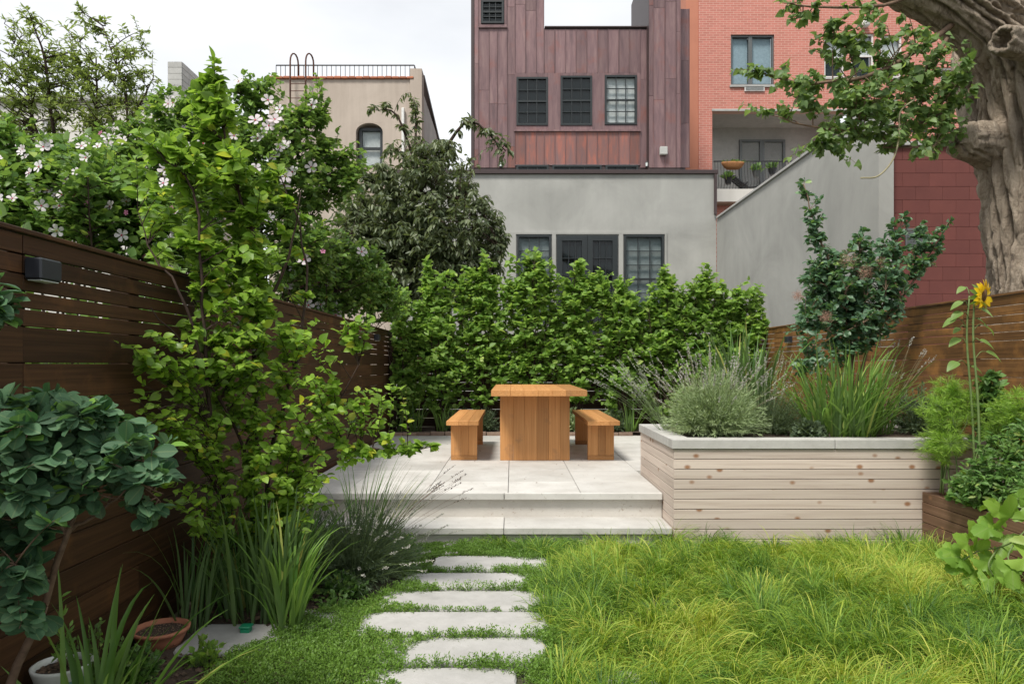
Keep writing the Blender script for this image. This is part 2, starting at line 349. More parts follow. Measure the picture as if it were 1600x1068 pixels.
tr = N(nt, 'ShaderNodeBsdfTranslucent'); vm = N(nt, 'ShaderNodeVectorMath', operation='MULTIPLY'); vm.inputs[1].default_value = (1.3, 1.3, .7)
nt.links.new(col, vm.inputs[0]); nt.links.new(vm.outputs[0], tr.inputs[0]); ms = N(nt, 'ShaderNodeMixShader'); ms.inputs[0].default_value = .4
nt.links.new(b.outputs[0], ms.inputs[1]); nt.links.new(tr.outputs[0], ms.inputs[2]); nt.links.new(ms.outputs[0], o.inputs[0]); M['fescue'] = m
M['thyme'] = leafmat('thyme_leaf', (.06, .14, .02), (.17, .30, .045), (.26, .36, .08), .35)

# ------------------------------------------------------------------ plant machinery (numpy)
def leaf_tmpl(seg, prof, fold=.12, curl=.12, wid=.5, wave=0):
    V = [(0, 0, 0)]; UV = [(0, 0)]; rows = [[0]]
    for i in range(1, seg):
        t = i/seg; w_ = prof(t)*wid; z = -curl*t*t + fold*0
        b = len(V); wz = wave*(1 if i % 2 else -1)
        V += [(t, w_, z+fold*w_*2+wz), (t, 0, z), (t, -w_, z+fold*w_*2-wz)]; UV += [(t, w_), (t, 0), (t, -w_)]; rows.append([b, b+1, b+2])
    V.append((1, 0, -curl)); UV.append((1, 0)); tip = len(V)-1; Fs = []
    r = rows[1]; Fs += [(0, r[1], r[0]), (0, r[2], r[1])]
    for a, b in zip(rows[1:-1], rows[2:]): Fs += [(a[0], a[1], b[1], b[0]), (a[1], a[2], b[2], b[1])]
    r = rows[-1]; Fs += [(r[0], r[1], tip), (r[1], r[2], tip)]
    return np.array(V, float), Fs, np.array(UV, float)
ovate = lambda t: math.sin(math.pi*min(1, t**.72))**.85
obov = lambda t: (math.sin(math.pi*t**1.5)**.6)*(1 if t < .9 else .95)
heart = lambda t: (math.sin(math.pi*t**.5)**.8)
lance = lambda t: math.sin(math.pi*t**.85)
T_ov = leaf_tmpl(6, ovate, .14, .15, .36); T_ovs = leaf_tmpl(3, ovate, .16, .15, .36)
T_ob = leaf_tmpl(7, obov, .16, .12, .30, .004); T_obs = leaf_tmpl(4, obov, .16, .1, .30)
T_he = leaf_tmpl(5, heart, .15, .18, .42); T_la = leaf_tmpl(3, lance, .2, .25, .17); T_lat = leaf_tmpl(2, lance, .1, .1, .14)
T_ne = leaf_tmpl(2, lambda t: 1, .0, .1, .055); T_sm = leaf_tmpl(2, lambda t: 1, .2, .1, .30)
T_nt = leaf_tmpl(2, lambda t: 1, .0, .15, .028)
T_bud = leaf_tmpl(2, lambda t: 1, .6, .0, .22)
def nrm(a): return a/np.maximum(np.linalg.norm(a, axis=1, keepdims=True), 1e-9)
def np_mesh(name, V, sizes, idx, mats, rnd=None, uv=None, smooth=True):
    me = bpy.data.meshes.new(name); me.vertices.add(len(V)); me.vertices.foreach_set('co', V.astype(np.float32).ravel())
    me.loops.add(len(idx)); me.loops.foreach_set('vertex_index', idx.astype(np.int32))
    st = np.concatenate([[0], np.cumsum(sizes)[:-1]]).astype(np.int32)
    me.polygons.add(len(sizes)); me.polygons.foreach_set('loop_start', st); me.polygons.foreach_set('loop_total', np.array(sizes, np.int32))
    if smooth: me.polygons.foreach_set('use_smooth', np.ones(len(sizes), bool))
    for m_ in (mats if isinstance(mats, (list, tuple)) else [mats]): me.materials.append(m_)
    if rnd is not None:
        a = me.attributes.new('rnd', 'FLOAT', 'POINT'); a.data.foreach_set('value', rnd.astype(np.float32))
    if uv is not None:
        l = me.uv_layers.new(name='UVMap'); l.data.foreach_set('uv', uv[idx].astype(np.float32).ravel())
    me.update(calc_edges=True); return me
def inst_mesh(name, T, O, A, Nn, S, mat, loc, rnd=None, uv=True):
    V0, Fs, UV = T; n = len(O); A = nrm(A); B = nrm(np.cross(Nn, A)); Nn = np.cross(A, B); S = np.asarray(S).reshape(-1, 1, 1)*np.ones((n, 1, 1))
    V = O[:, None, :]+S*(V0[None, :, 0:1]*A[:, None, :]+V0[None, :, 1:2]*B[:, None, :]+V0[None, :, 2:3]*Nn[:, None, :])
    k = len(V0); base = np.array([i for f in Fs for i in f]); idx = (base[None, :]+(np.arange(n)*k)[:, None]).ravel()
    sizes = np.tile([len(f) for f in Fs], n)
    r = rng.random(n) if rnd is None else rnd
    return np_mesh(name, V.reshape(-1, 3)-np.array(loc), sizes, idx, mat, np.repeat(r, k), np.tile(UV, (n, 1)) if uv else None)
def bez(S, Cc, T, t): t = t[..., None]; return (1-t)**2*S+2*t*(1-t)*Cc+t*t*T
def bezt(S, Cc, T, t): t = t[..., None]; return 2*(1-t)*(Cc-S)+2*t*(T-Cc)
def tube_arr(S, Cc, T, r0, r1, seg=5, sides=3):
    n = len(S); ts = np.linspace(0, 1, seg+1); PT = np.stack([bez(S, Cc, T, np.full(n, t)) for t in ts], 1); TG = np.stack([nrm(bezt(S, Cc, T, np.full(n, min(max(t, .01), .99)))) for t in ts], 1)
    ref = np.tile([.31, .9, .12], (n, seg+1, 1)); a = np.cross(TG, ref); a /= np.maximum(np.linalg.norm(a, axis=2, keepdims=True), 1e-6); b = np.cross(TG, a)
    r0 = np.asarray(r0)*np.ones(n); r1 = np.asarray(r1)*np.ones(n); rr = r0[:, None]*(1-ts)+r1[:, None]*ts
    rings = [PT+rr[..., None]*(math.cos(2*math.pi*k/sides)*a+math.sin(2*math.pi*k/sides)*b) for k in range(sides)]
    V = np.stack(rings, 2).reshape(-1, 3)
    q = []
    for i in range(seg):
        for k in range(sides): k2 = (k+1) % sides; q.append((i*sides+k, i*sides+k2, (i+1)*sides+k2, (i+1)*sides+k))
    q = np.array(q).ravel(); idx = (q[None]+(np.arange(n)*(seg+1)*sides)[:, None]).ravel()
    return V, np.full(n*seg*sides, 4), idx
def twig_mesh(name, sets, mat, loc):
    Vs, Ss, Is, off = [], [], [], 0
    for s in sets:
        V, S_, I = tube_arr(*s); Vs.append(V); Ss.append(S_); Is.append(I+off); off += len(V)
    return np_mesh(name, np.concatenate(Vs)-np.array(loc), np.concatenate(Ss), np.concatenate(Is), mat)
def env_sample(env, n, shell=.5):
    wts = np.array([(e[3]*e[4]*(e[6] if len(e) > 6 else 1)) for e in env], float); wts /= wts.sum(); k = rng.choice(len(env), n, p=wts)
    d = nrm(rng.normal(size=(n, 3))); r = rng.random(n)**(shell)
    out = np.zeros((n, 3))
    for i, e in enumerate(env):
        s = k == i; c = np.array(P(*e[:3])); rad = np.array([e[3]*e[2]/F, e[5], e[4]*e[2]/F]); out[s] = c+d[s]*r[s, None]*rad
    return out
def poly_pts(pl, step=.06):
    o = []
    for a, b in zip(pl[:-1], pl[1:]):
        a = np.array(a); b = np.array(b); k = max(1, int(np.linalg.norm(b-a)/step)); o += [a+(b-a)*i/k for i in range(k)]
    return o+[np.array(pl[-1])]
def smooth_poly(pts, sub=4, jit=0.0):
    p = [np.array(x, float) for x in pts]; p = [2*p[0]-p[1]]+p+[2*p[-1]-p[-2]]; o = []
    for i in range(1, len(p)-2):
        for s in range(sub):
            t = s/sub; a, b, c, d = p[i-1:i+3]
            q = .5*((2*b)+(-a+c)*t+(2*a-5*b+4*c-d)*t*t+(-a+3*b-3*c+d)*t**3)
            if jit and not (i == 1 and s == 0): q = q+rng.normal(size=3)*jit
            o.append(q)
    return o+[p[-2]]
def attach(tips, pool, upbias=.6):
    pool = np.array(pool); out = np.zeros_like(tips)
    for i in range(0, len(tips), 400):
        t = tips[i:i+400]; d = t[:, None]-pool[None]; L = np.linalg.norm(d, axis=2); cost = L+upbias*np.maximum(0, L*.55-d[..., 2]*1.0)+.02*rng.random(L.shape)
        out[i:i+400] = pool[np.argmin(cost, 1)]
    return out
def plant(name, label, cat, base, stems, env, nprim=30, ntw=300, per=8, leaf=(.06, .09), T=T_ovs, mat=None, wood_='twig', group=None, droop=.0, lift=.18,
          shell=.5, t0=.3, up=1.0, side=.9, ok=None, parts=0, r_stem=.02, r_prim=.007, r_tw=.0022, extra=None, fwd=.5, trunkname='trunk', sides=7, leafname='leaf', hang=0.0, Tparts=None, foliage='foliage', tiltcam=0.0, clump=0, clr=.1, lz=None, wand=0, ub=.6):
    base = Vector(base); th = thing(name, label, cat, base, group)
    mb = MB(); pool = []
    for st in stems:
        r0 = r_stem; pts = st
        if isinstance(st, tuple): r0, pts = st
        sp_ = smooth_poly(pts, 4, .006 if len(pts) > 2 else 0); n_ = len(sp_)
        mb.tube(sp_, [r0*(1-.8*i/(n_-1)) for i in range(n_)], sides); pool += poly_pts(sp_)[3:]
    mb.build(trunkname, M[wood_], th, base, True)
    tp = env_sample(env, nprim, .7)
    if ok is not None: tp = tp[ok(tp)]
    pool0 = list(pool); S = attach(tp, pool, 1.0); Lp = np.linalg.norm(tp-S, axis=1, keepdims=True); Cp = (S+tp)/2+np.array([0, 0, 1.])*Lp*lift+rng.normal(size=S.shape)*Lp*.06
    for t in np.linspace(.15, 1, 9): pool += list(bez(S, Cp, tp, np.full(len(S), t)))
    T2 = env_sample(env, ntw, shell)
    if clump:
        nc = max(6, ntw//clump); cc = env_sample(env, nc, shell); T2 = cc[rng.integers(0, nc, ntw)]+rng.normal(size=(ntw, 3))*clr
    if extra is not None: T2 = np.concatenate([T2, extra])
    if ok is not None: T2 = T2[ok(T2)]
    S2 = attach(T2, pool if not wand else pool0, ub if not wand else wand); L2 = np.linalg.norm(T2-S2, axis=1, keepdims=True)
    C2 = (S2+T2)/2+np.array([0, 0, 1.])*L2*(lift+droop)+rng.normal(size=S2.shape)*L2*.08
    tw = [(S, Cp, tp, r_prim, r_prim*.35, 6, 4), (S2, C2, T2, r_tw*1.5, r_tw*.6, 4, 3)]
    obj('twigs', twig_mesh('twigs', tw, M[wood_], base), th, base, kind='stuff')
    n = len(T2); tt = t0+(1-t0)*(np.arange(per)[None, :]+rng.random((n, per))*.7)/per; tt = np.minimum(tt, 1.0)
    SS = np.repeat(S2, per, 0); CC = np.repeat(C2, per, 0); TT = np.repeat(T2, per, 0); tf = tt.ravel()
    O = bez(SS, CC, TT, tf); D = nrm(bezt(SS, CC, TT, np.minimum(tf, .98)))
    sd_ = nrm(np.cross(D, np.array([0, 0, 1.])+rng.normal(size=D.shape)*.35)); sgn = np.where((np.arange(len(O)) % 2) == 0, 1, -1)[:, None]
    A = nrm(D*fwd+sd_*sgn*side*(1-.6*(tf[:, None] > .97))+rng.normal(size=D.shape)*.3-np.array([0, 0, 1.])*hang)
    Nn = np.array([0, -tiltcam, 1.])*up+rng.normal(size=D.shape)*.55+nrm(O-np.array(base)-np.array([0, 0, .5]))*.25
    sz = leaf[0]+(leaf[1]-leaf[0])*rng.random(len(O))
    if lz: sz = sz*np.interp(O[:, 2], [lz[0], lz[2]], [lz[1], lz[3]])
    if ok is not None:
        tipp = O+A*sz[:, None]; g = ok(O) & ok(tipp); O, A, Nn, sz = O[g], A[g], Nn[g], sz[g]
    if parts:
        d = np.linalg.norm(O-np.array([0, 0, CAMZ]), axis=1); near = np.argsort(d)[:parts*2]; near = rng.permutation(near)[:parts]; mask = np.ones(len(O), bool); mask[near] = False
        V0, Fs, UV = Tparts or T; flat = np.array([i for f in Fs for i in f]); me = np_mesh(leafname, V0, [len(f) for f in Fs], flat, mat, None, UV)
        A_ = nrm(A[near]); B_ = nrm(np.cross(Nn[near], A_)); N_ = np.cross(A_, B_)
        for i, q in enumerate(near):
            s = sz[q]; MM = Matrix(((A_[i, 0]*s, B_[i, 0]*s, N_[i, 0]*s, O[q, 0]), (A_[i, 1]*s, B_[i, 1]*s, N_[i, 1]*s, O[q, 1]), (A_[i, 2]*s, B_[i, 2]*s, N_[i, 2]*s, O[q, 2]), (0, 0, 0, 1)))
            obj(leafname, me, th, M=MM)
        O, A, Nn, sz = O[mask], A[mask], Nn[mask], sz[mask]
    obj(foliage, inst_mesh('foliage', T, O, A, Nn, sz, mat, base), th, base, kind='stuff')
    return th, T2
def blade_mesh(name, base, az, L, lean, wd, bendk, mat, seg=8, up0=None, twist=0):
    V = []; Fs = []; UV = []; p = Vector((0, 0, 0)); th_ = lean; dirh = Vector((math.cos(az), math.sin(az), 0)); side_ = Vector((-math.sin(az), math.cos(az), 0)); 
    for i in range(seg+1):
        t = i/seg; w_ = wd*(min(1, .55+t*2.2))*(1-t**2.6)*.5+.0004
        sdv = (side_*math.cos(twist*t)+dirh*math.sin(twist*t)); nn = Vector((0, 0, 0))
        d = dirh*math.sin(th_)+Vector((0, 0, math.cos(th_))); nn = d.cross(sdv)
        V += [p+sdv*w_+nn*w_*.35, p.copy(), p-sdv*w_+nn*w_*.35]
        th_ = lean+bendk*(t**2.0); p = p+d*(L/seg)
    for i in range(seg):
        a = i*3; Fs += [(a, a+1, a+4, a+3), (a+1, a+2, a+5, a+4)]
    return mesh(name, V, Fs, mat, True)
def strap_clump(name, label, cat, base, n, L, mat, wd=.018, spread=.08, lean=(.05, .55), bend=(.3, 1.6), group=None, azr=(0, 6.283), ok=None):
    th = thing(name, label, cat, base, group)
    meshes = []
    for i in range(n):
        az = random.uniform(*azr); ln = random.uniform(*lean); l = random.uniform(*L)
        bk = random.uniform(*bend)*(1 if random.random() < .75 else 1.5)
        r = spread*math.sqrt(random.random()); a2 = az+random.uniform(-1.2, 1.2)
        bp = Vector(base)+Vector((math.cos(a2)*r, math.sin(a2)*r, 0))
        tipx = bp.x+math.cos(az)*l*math.sin(min(1.4, ln+bk*.5))*.9
        if ok and not ok(tipx, bp.y+math.sin(az)*l*.6): continue
        me = blade_mesh('blade', None, az, l, ln, random.uniform(.7, 1.15)*wd, bk, mat, 8, twist=random.uniform(-.8, .8))
        obj('leaf_blade', me, th, bp)
    return th
def spikes(th, base, n, L, lean, mat, stemmat, az=(0, 6.283), bs=.012, head=.25, per=26, droop=.1, r=.1):
    b = np.array(base); a = az[0]+(az[1]-az[0])*rng.random(n); ln = lean[0]+(lean[1]-lean[0])*rng.random(n); l = L[0]+(L[1]-L[0])*rng.random(n)
    dr = np.stack([np.cos(a)*np.sin(ln), np.sin(a)*np.sin(ln), np.cos(ln)], 1); S = b+np.stack([np.cos(a)*r, np.sin(a)*r, 0*a], 1)*rng.random((n, 1))
    T = S+dr*l[:, None]-np.array([0, 0, 1.])*l[:, None]*droop*rng.random((n, 1)); Cc = (S+T)/2+np.array([0, 0, 1.])*l[:, None]*.1
    obj('flower_stems', twig_mesh('flower_stems', [(S, Cc, T, .0014, .0009, 4, 3)], stemmat, base), th, base, kind='stuff')
    tf = 1-head*rng.random((n, per)); SS, CC, TT = [np.repeat(x, per, 0) for x in (S, Cc, T)]; tf = tf.ravel()
    O = bez(SS, CC, TT, tf); D = nrm(bezt(SS, CC, TT, np.minimum(tf, .98))); A = nrm(D*.8+rng.normal(size=D.shape)*.6)
    obj('flower_spikes', inst_mesh('spk', T_bud, O, A, rng.normal(size=O.shape), bs*(.7+.6*rng.random(len(O))), mat, base), th, base, kind='stuff')
def dome(label, base, rx, rz, n, per, mat, name='lavender_bush', cat='lavender', leaf=(.02, .035), T=T_ne, ok=None, group=None, t0=.25, wood_='twigg', stems_=None, shell=.35):
    b = np.array(base); d = nrm(rng.normal(size=(n, 3))); d[:, 2] = abs(d[:, 2])*1.0+.1; rr = rng.random((n, 1))**shell
    T2 = b+d*rr*np.array([rx, rx, rz])
    if ok is not None: T2 = T2[ok(T2)]; n = len(T2)
    th = thing(name, label, cat, base, group); S = b+(T2-b)*np.array([.35, .35, 0])*rng.random((n, 1)); Cc = (S+T2)/2+np.array([0, 0, 1.])*.12*rz
    obj('stems', twig_mesh('stems', [(S, Cc, T2, .0016, .0007, 4, 3)], M[wood_], base), th, base, kind='stuff')
    tf = (t0+(1-t0)*rng.random((n, per))).ravel(); SS, CC, TT = [np.repeat(x, per, 0) for x in (S, Cc, T2)]
    O = bez(SS, CC, TT, tf); D = nrm(bezt(SS, CC, TT, np.minimum(tf, .98))); A = nrm(D*.9+rng.normal(size=D.shape)*.34)
    obj('foliage', inst_mesh('fol', T, O, A, rng.normal(size=O.shape)+np.array([0, 0, .8]), leaf[0]+(leaf[1]-leaf[0])*rng.random(len(O)), mat, base), th, base, kind='stuff')
    return th
def lat2(x, y, seed):                                          # smooth lattice noise 0..1
    r = np.random.default_rng(seed).random((64, 64)); xi = np.floor(x).astype(int); yi = np.floor(y).astype(int); fx = x-xi; fy = y-yi; fx = fx*fx*(3-2*fx); fy = fy*fy*(3-2*fy)
    g = lambda a, b: r[a % 64, b % 64]
    return (g(xi, yi)*(1-fx)+g(xi+1, yi)*fx)*(1-fy)+(g(xi, yi+1)*(1-fx)+g(xi+1, yi+1)*fx)*fy

XL, XR, YB = -1.79, 3.70, 10.6; PZ = .34
#==SETTING==
def sheet(name, x0, x1, y0, y1, z, mat, label=None, sub=1, amp=0, seed=3):
    if sub == 1: me = mesh(name, [(x0, y0, z), (x1, y0, z), (x1, y1, z), (x0, y1, z)], [(0, 1, 2, 3)], mat)
    else:
        xs = np.linspace(x0, x1, sub); ys = np.linspace(y0, y1, sub); X, Y = np.meshgrid(xs, ys)
        Z = z+amp*(lat2(X*5+7, Y*5+3, seed)+.5*lat2(X*17, Y*17, seed+1)); V = np.stack([X, Y, Z], 2).reshape(-1, 3)
        Fs = [(j*sub+i, j*sub+i+1, (j+1)*sub+i+1, (j+1)*sub+i) for j in range(sub-1) for i in range(sub-1)]; me = mesh(name, V, Fs, mat, True)
    o = obj(name, me); o['kind'] = 'structure'
    if label: o['label'] = label
    return o
sheet('ground', -300, 300, -300, 300, -.03, M['ground'])
sheet('lawn_ground', -.95, 3.0, 1.0, 5.02, -.01, M['ground'], None, 60, .02)
sheet('soil_bed', -1.77, -.95, 1.0, 5.02, -.008, M['soil'], None, 60, .03)
# patio of limestone slabs
pb = MB(); pb.box(XL+.03, 1.18, 5.38, 9.7, 0.0, PZ-.055); pb.box(1.18, XR-.02, 6.32, 9.7, 0, PZ-.055)
patio = pb.build('patio', M['riser']); tag(patio, kind='structure')
cols = [-1.76, -1.32, -.67, -.03, .54, 1.18, 1.78, 2.4, 3.02, 3.66]
rows = [5.36, 5.87, 6.50, 7.12, 7.75, 8.37, 9.0, 9.68]
for i in range(len(cols)-1):
    for j in range(len(rows)-1):
        if i >= 5 and rows[j] < 6.3: continue
        block('paving_slab', cols[i]+.002, cols[i+1]-.002, rows[j]+.0025, rows[j+1]-.0025, PZ-.052, PZ+random.uniform(-.0007, .0007), M['stone'], patio, .003)
# steps
sb = MB(); sb.box(XL+.03, 1.17, 5.14, 5.36, 0, .085); sb.box(XL+.03, 1.17, 5.07, 5.36, 0, .05)
steps = sb.build('stone_steps', M['riser']); tag(steps, kind='structure')
sc_ = [-1.76, -1.02, -.06, 1.18]
for a, b in zip(sc_[:-1], sc_[1:]):
    block('riser_stone', a+.002, b-.002, 5.385, 5.46, .146, PZ-.062, M['riser'], steps, .003)
    block('step_tread', a+.002, b-.002, 5.02, 5.41, .094, .144, M['stone'], steps, .004)
    block('base_stone', a+.002, b-.002, 5.05, 5.12, -.02, .088, M['riser'], steps, .003)
    block('step_nosing', a+.003, b-.003, 5.335, 5.362, PZ-.053, PZ-.0012, M['stone'], steps, .004)
# stepping stones
stone_rects = [(-.52, .27, 4.36, 4.70), (-.66, .20, 4.0, 4.31), (-.73, .22, 3.66, 3.965), (-.78, .17, 3.32, 3.63), (-.62, .16, 3.0, 3.29), (-.62, .02, 2.66, 2.96), (-1.56, -1.12, 3.10, 3.46), (.32, .62, 2.62, 2.93), (.36, .56, 3.85, 4.02), (-1.12, -.80, 3.42, 3.66)]
path = sheet('stepping_path', -.80, .25, 2.5, 4.75, -.004, M['soil'])
for (x0, x1, y0, y1) in stone_rects: 
    n_ = 9; V = []; 
    for zz, ins in ((-.02, 0), (.022, .0), (.03, .008)):
        for k in range(36):
            a = 2*math.pi*k/36; ca, sa = math.cos(a), math.sin(a); q = max(abs(ca), abs(sa)); ux, uy = ca/q, sa/q
            wob = 1+.025*math.sin(k*3.1+x0*40)+random.uniform(-.012, .012)
            V.append(((ux*(x1-x0)/2*wob)*(1-ins*3), (uy*(y1-y0)/2*wob)*(1-ins*3), zz))
    Fs = [(r*36+k, r*36+(k+1) % 36, (r+1)*36+(k+1) % 36, (r+1)*36+k) for r in range(2) for k in range(36)]+[tuple(72+k for k in range(36))]
    obj('stepping_stone', mesh('stepping_stone', V, Fs, M['step']), path, ((x0+x1)/2, (y0+y1)/2, 0))
# ------------------------------------------------------------------ fences
ZS = [1.82, 1.745, 1.673, 1.611, 1.548, 1.481, 1.347, 1.208, 1.072, .937, .80, .655, .519, .383, .248, .11, .02]
def yfence(label, X, sgn, y0, y1, mat, dz=0):
    f = thing('timber_fence', label, 'fence', (X, (y0+y1)/2, 0))
    joints = [y0+.0]
    while joints[-1] < y1-1.3: joints.append(joints[-1]+1.55)
    joints[-1] = y1
    for i in range(len(ZS)-1):
        gap = .0065 if i < 5 else .004
        off = [0, .775][0 if i < 6 else i % 2]
        js = [y0]+[j+off for j in joints[1:-1]]+[y1]
        for a, b in zip(js[:-1], js[1:]):
            block('board', min(X, X-sgn*.02)+0, max(X, X-sgn*.02), a+.0015, b-.0015, ZS[i+1]+gap/2+dz, ZS[i]-gap/2+dz, mat, f, .0015, .0018)
    block('cap_rail', X-sgn*.055 if sgn > 0 else X-.012, X+.012 if sgn > 0 else X+.055, y0, y1, ZS[0]+dz+.001, ZS[0]+dz+.019, mat, f, .003)
    for j in joints+[(a+b)/2 for a, b in zip(joints[:-1], joints[1:])]:
        xx = X-sgn*.068
        block('post', xx-.045, xx+.045, j-.045, j+.045, -.02, ZS[0]+dz-.01, M['post'], f, .003)
    return f
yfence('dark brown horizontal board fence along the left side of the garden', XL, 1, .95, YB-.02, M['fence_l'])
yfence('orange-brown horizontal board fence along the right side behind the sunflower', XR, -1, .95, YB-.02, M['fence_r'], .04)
f = thing('timber_fence', 'dark board fence across the back of the patio behind the leafy hedge', 'fence', (1, YB, 0))
for i in range(len(ZS)-1):
    for a, b in zip([XL+.005, -.42, 1.0, 2.4], [-.42, 1.0, 2.4, XR-.005]):
        block('board', a+.0015, b-.0015, YB, YB+.02, ZS[i+1]+.004, ZS[i]-.004, M['fence_b'], f, .0015, .0015)
for x in (-1.7, -.42, 1.0, 2.4, 3.6): block('post', x-.045, x+.045, YB+.023, YB+.113, -.02, 1.80, M['post'], f, .003)
sheet('back_bed', XL+.03, XR-.03, 9.7, YB, PZ+.012, M['soil'], None, 40, .03)
bw = MB(); bw.box(XL+.03, XR-.02, 9.705, YB-.02, 0, PZ+.01); tag(bw.build('bed_fill', M['soil']), kind='structure')
ed = thing('brick_edging', 'row of small reddish bricks edging the back bed behind the patio', 'edging', (0, 9.68, PZ))
x = XL+.05; k = 0
while x < 1.7:
    wdt = random.choice([.2, .2, .19, .1]); block('brick', x, x+wdt-.006, 9.645, 9.70, PZ+.002, PZ+.052+random.uniform(-.008, .008), M['brickedge'], ed, .004, .003, .02); x += wdt
# wall lamps on the fences
def fence_lamp(label, x0, x1, y0, y1, z0, z1):
    t = thing('wall_lamp', label, 'wall lamp', ((x0+x1)/2, (y0+y1)/2, z0), 'black box lamps on the garden fences')
    block('lamp_housing', x0, x1, y0, y1, z0, z1, M['lamp'], t, .006); block('lamp_lens', x0+.008, x1-.008, y0+.01, y1-.01, z0-.004, z0-.0005, M['blind'], t, .001)
    return t
z1, z0 = 1.34+(570-398)*.00223*1.0, 0
fence_lamp('black box-shaped lamp fixed near the top of the left fence, nearest the camera', XL+.001, XL+.065, 2.50, 2.62, 1.655, 1.735)
fence_lamp('black box lamp at the far end of the left fence beside the hedge', XL+.001, XL+.065, 8.85, 8.97, 1.66, 1.74)
fence_lamp('black box lamp on the right fence beside the tall grey wall', XR-.065, XR-.001, 9.0, 9.12, 1.64, 1.72)
# ------------------------------------------------------------------ planters
pl = thing('raised_planter', 'pale weathered cedar raised planter with limestone coping, right of the steps', 'planter', (2.4, 5.6, 0))
X0, X1, Y0, Y1 = 1.186, 3.66, 5.0, 6.3; zt = .725; bh = .0735
for k in range(10):
    za = zt-(k+1)*bh+.0025; zb = zt-k*bh-.0025
    block('board', X0, X1, Y0, Y0+.022, max(za, -.02), zb, M['planter'], pl, .0015, .0008)
    block('side_board', X0, X0+.022, Y0+.0235, Y1, max(za, -.02), zb, M['planter_s'], pl, .0015, .0008)
bb = MB(); bb.box(X0+.024, X1-.01, Y0+.026, Y1-.01, 0, .70); bb.build('soil', M['soil'], pl, (2.4, 5.6, 0))
for (a, b) in ((X0-.015, 2.36), (2.364, X1)): block('coping_stone', a, b, Y0-.015, Y0+.135, zt+.002, zt+.072, M['coping'], pl, .004)
block('coping_stone', X0-.015, X0+.135, Y0+.139, Y1, zt+.002, zt+.072, M['coping'], pl, .004)
block('coping_stone', X0+.139, X1, Y1-.14, Y1, zt+.002, zt+.072, M['coping'], pl, .004)
sl = sheet('tmp', X0+.13, X1-.02, Y0+.13, Y1-.14, .755, M['soil'], None, 30, .03); sl.name = 'planter_soil'; del sl['kind']; sl.parent = pl; sl.matrix_basis = WM[pl.name].inverted()
bx_ = thing('vegetable_box', 'low brown cedar vegetable box in the right corner in front of the pale planter', 'planter', (3.3, 3.6, 0))
zt2 = .416
for k in range(6):
    za = max(-.03, zt2-(k+1)*.0735+.0025); zb = zt2-k*.0735-.0025
    if zb < .0: break
    block('side_board', 3.0, 3.022, 2.3, 4.995, za, zb, M['box_s'], bx_, .0015, .0012)
block('top_rail', 3.024, 3.06, 2.3, 4.995, zt2-.04, zt2-.004, M['box_s'], bx_, .002); block('end_rail', 3.062, 3.66, 4.955, 4.995, zt2-.04, zt2-.004, M['box_x'], bx_, .002)
sl = sheet('tmp', 3.024, 3.68, 2.3, 4.99, .33, M['soil'], None, 30, .03); sl.name = 'soil'; del sl['kind']; sl.parent = bx_; sl.matrix_basis = WM[bx_.name].inverted()
# ------------------------------------------------------------------ table and benches
def oak_table():
    cx = .27; y0, y1 = 6.78, 8.82; w2 = .478
    t = thing('oak_table', 'honey coloured oak dining table with slab panel legs in the middle of the patio', 'table', (cx, 7.8, PZ))
    xs = [-w2, -.285, -.15, -.01, .13, .27, w2]; top = thing
    for a, b in zip(xs[:-1], xs[1:]): block('top_plank', cx+a+.0006, cx+b-.0006, y0, y1, PZ+.69, PZ+.75, M['oak_y'], t, .0025)
    ws = [-.365, -.225, -.105, .02, .145, .265, .365]
    for yy in (7.16, 8.42):
        for a, b in zip(ws[:-1], ws[1:]): block('leg_plank', cx-.03+a+.0004, cx-.03+b-.0004, yy, yy+.05, PZ+.001, PZ+.688, M['oak_z'], t, .002)
    return t
oak_table()
def bench(label, cx, fl):
    t = thing('oak_bench', label, 'bench', (cx, 7.9, PZ), 'oak benches beside the table')
    y0, y1 = 6.95, 8.72; z1_ = PZ+.43
    for a, b in ((-.165, -.04), (-.04, .06), (.06, .165)): block('seat_plank', cx+a+.0005, cx+b-.0005, y0, y1, z1_-.045, z1_, M['oak_y'], t, .0025)
    for yy in (7.18, 8.60):
        for a, b in ((-.138, -.03), (-.03, .05), (.05, .138)): block('leg_plank', cx+fl+a+.0004, cx+fl+b-.0004, yy, yy+.045, PZ+.05, z1_-.047, M['oak_z'], t, .002)
        block('foot_rail', cx+fl-.138, cx+fl+.138, yy-.001, yy+.046, PZ+.001, PZ+.048, M['oak_y'], t, .002)
    return t
bench('oak bench standing to the left of the table on the pale paving', -.505, 0)
bench('oak bench standing to the right of the table on the pale paving', .935, 0)
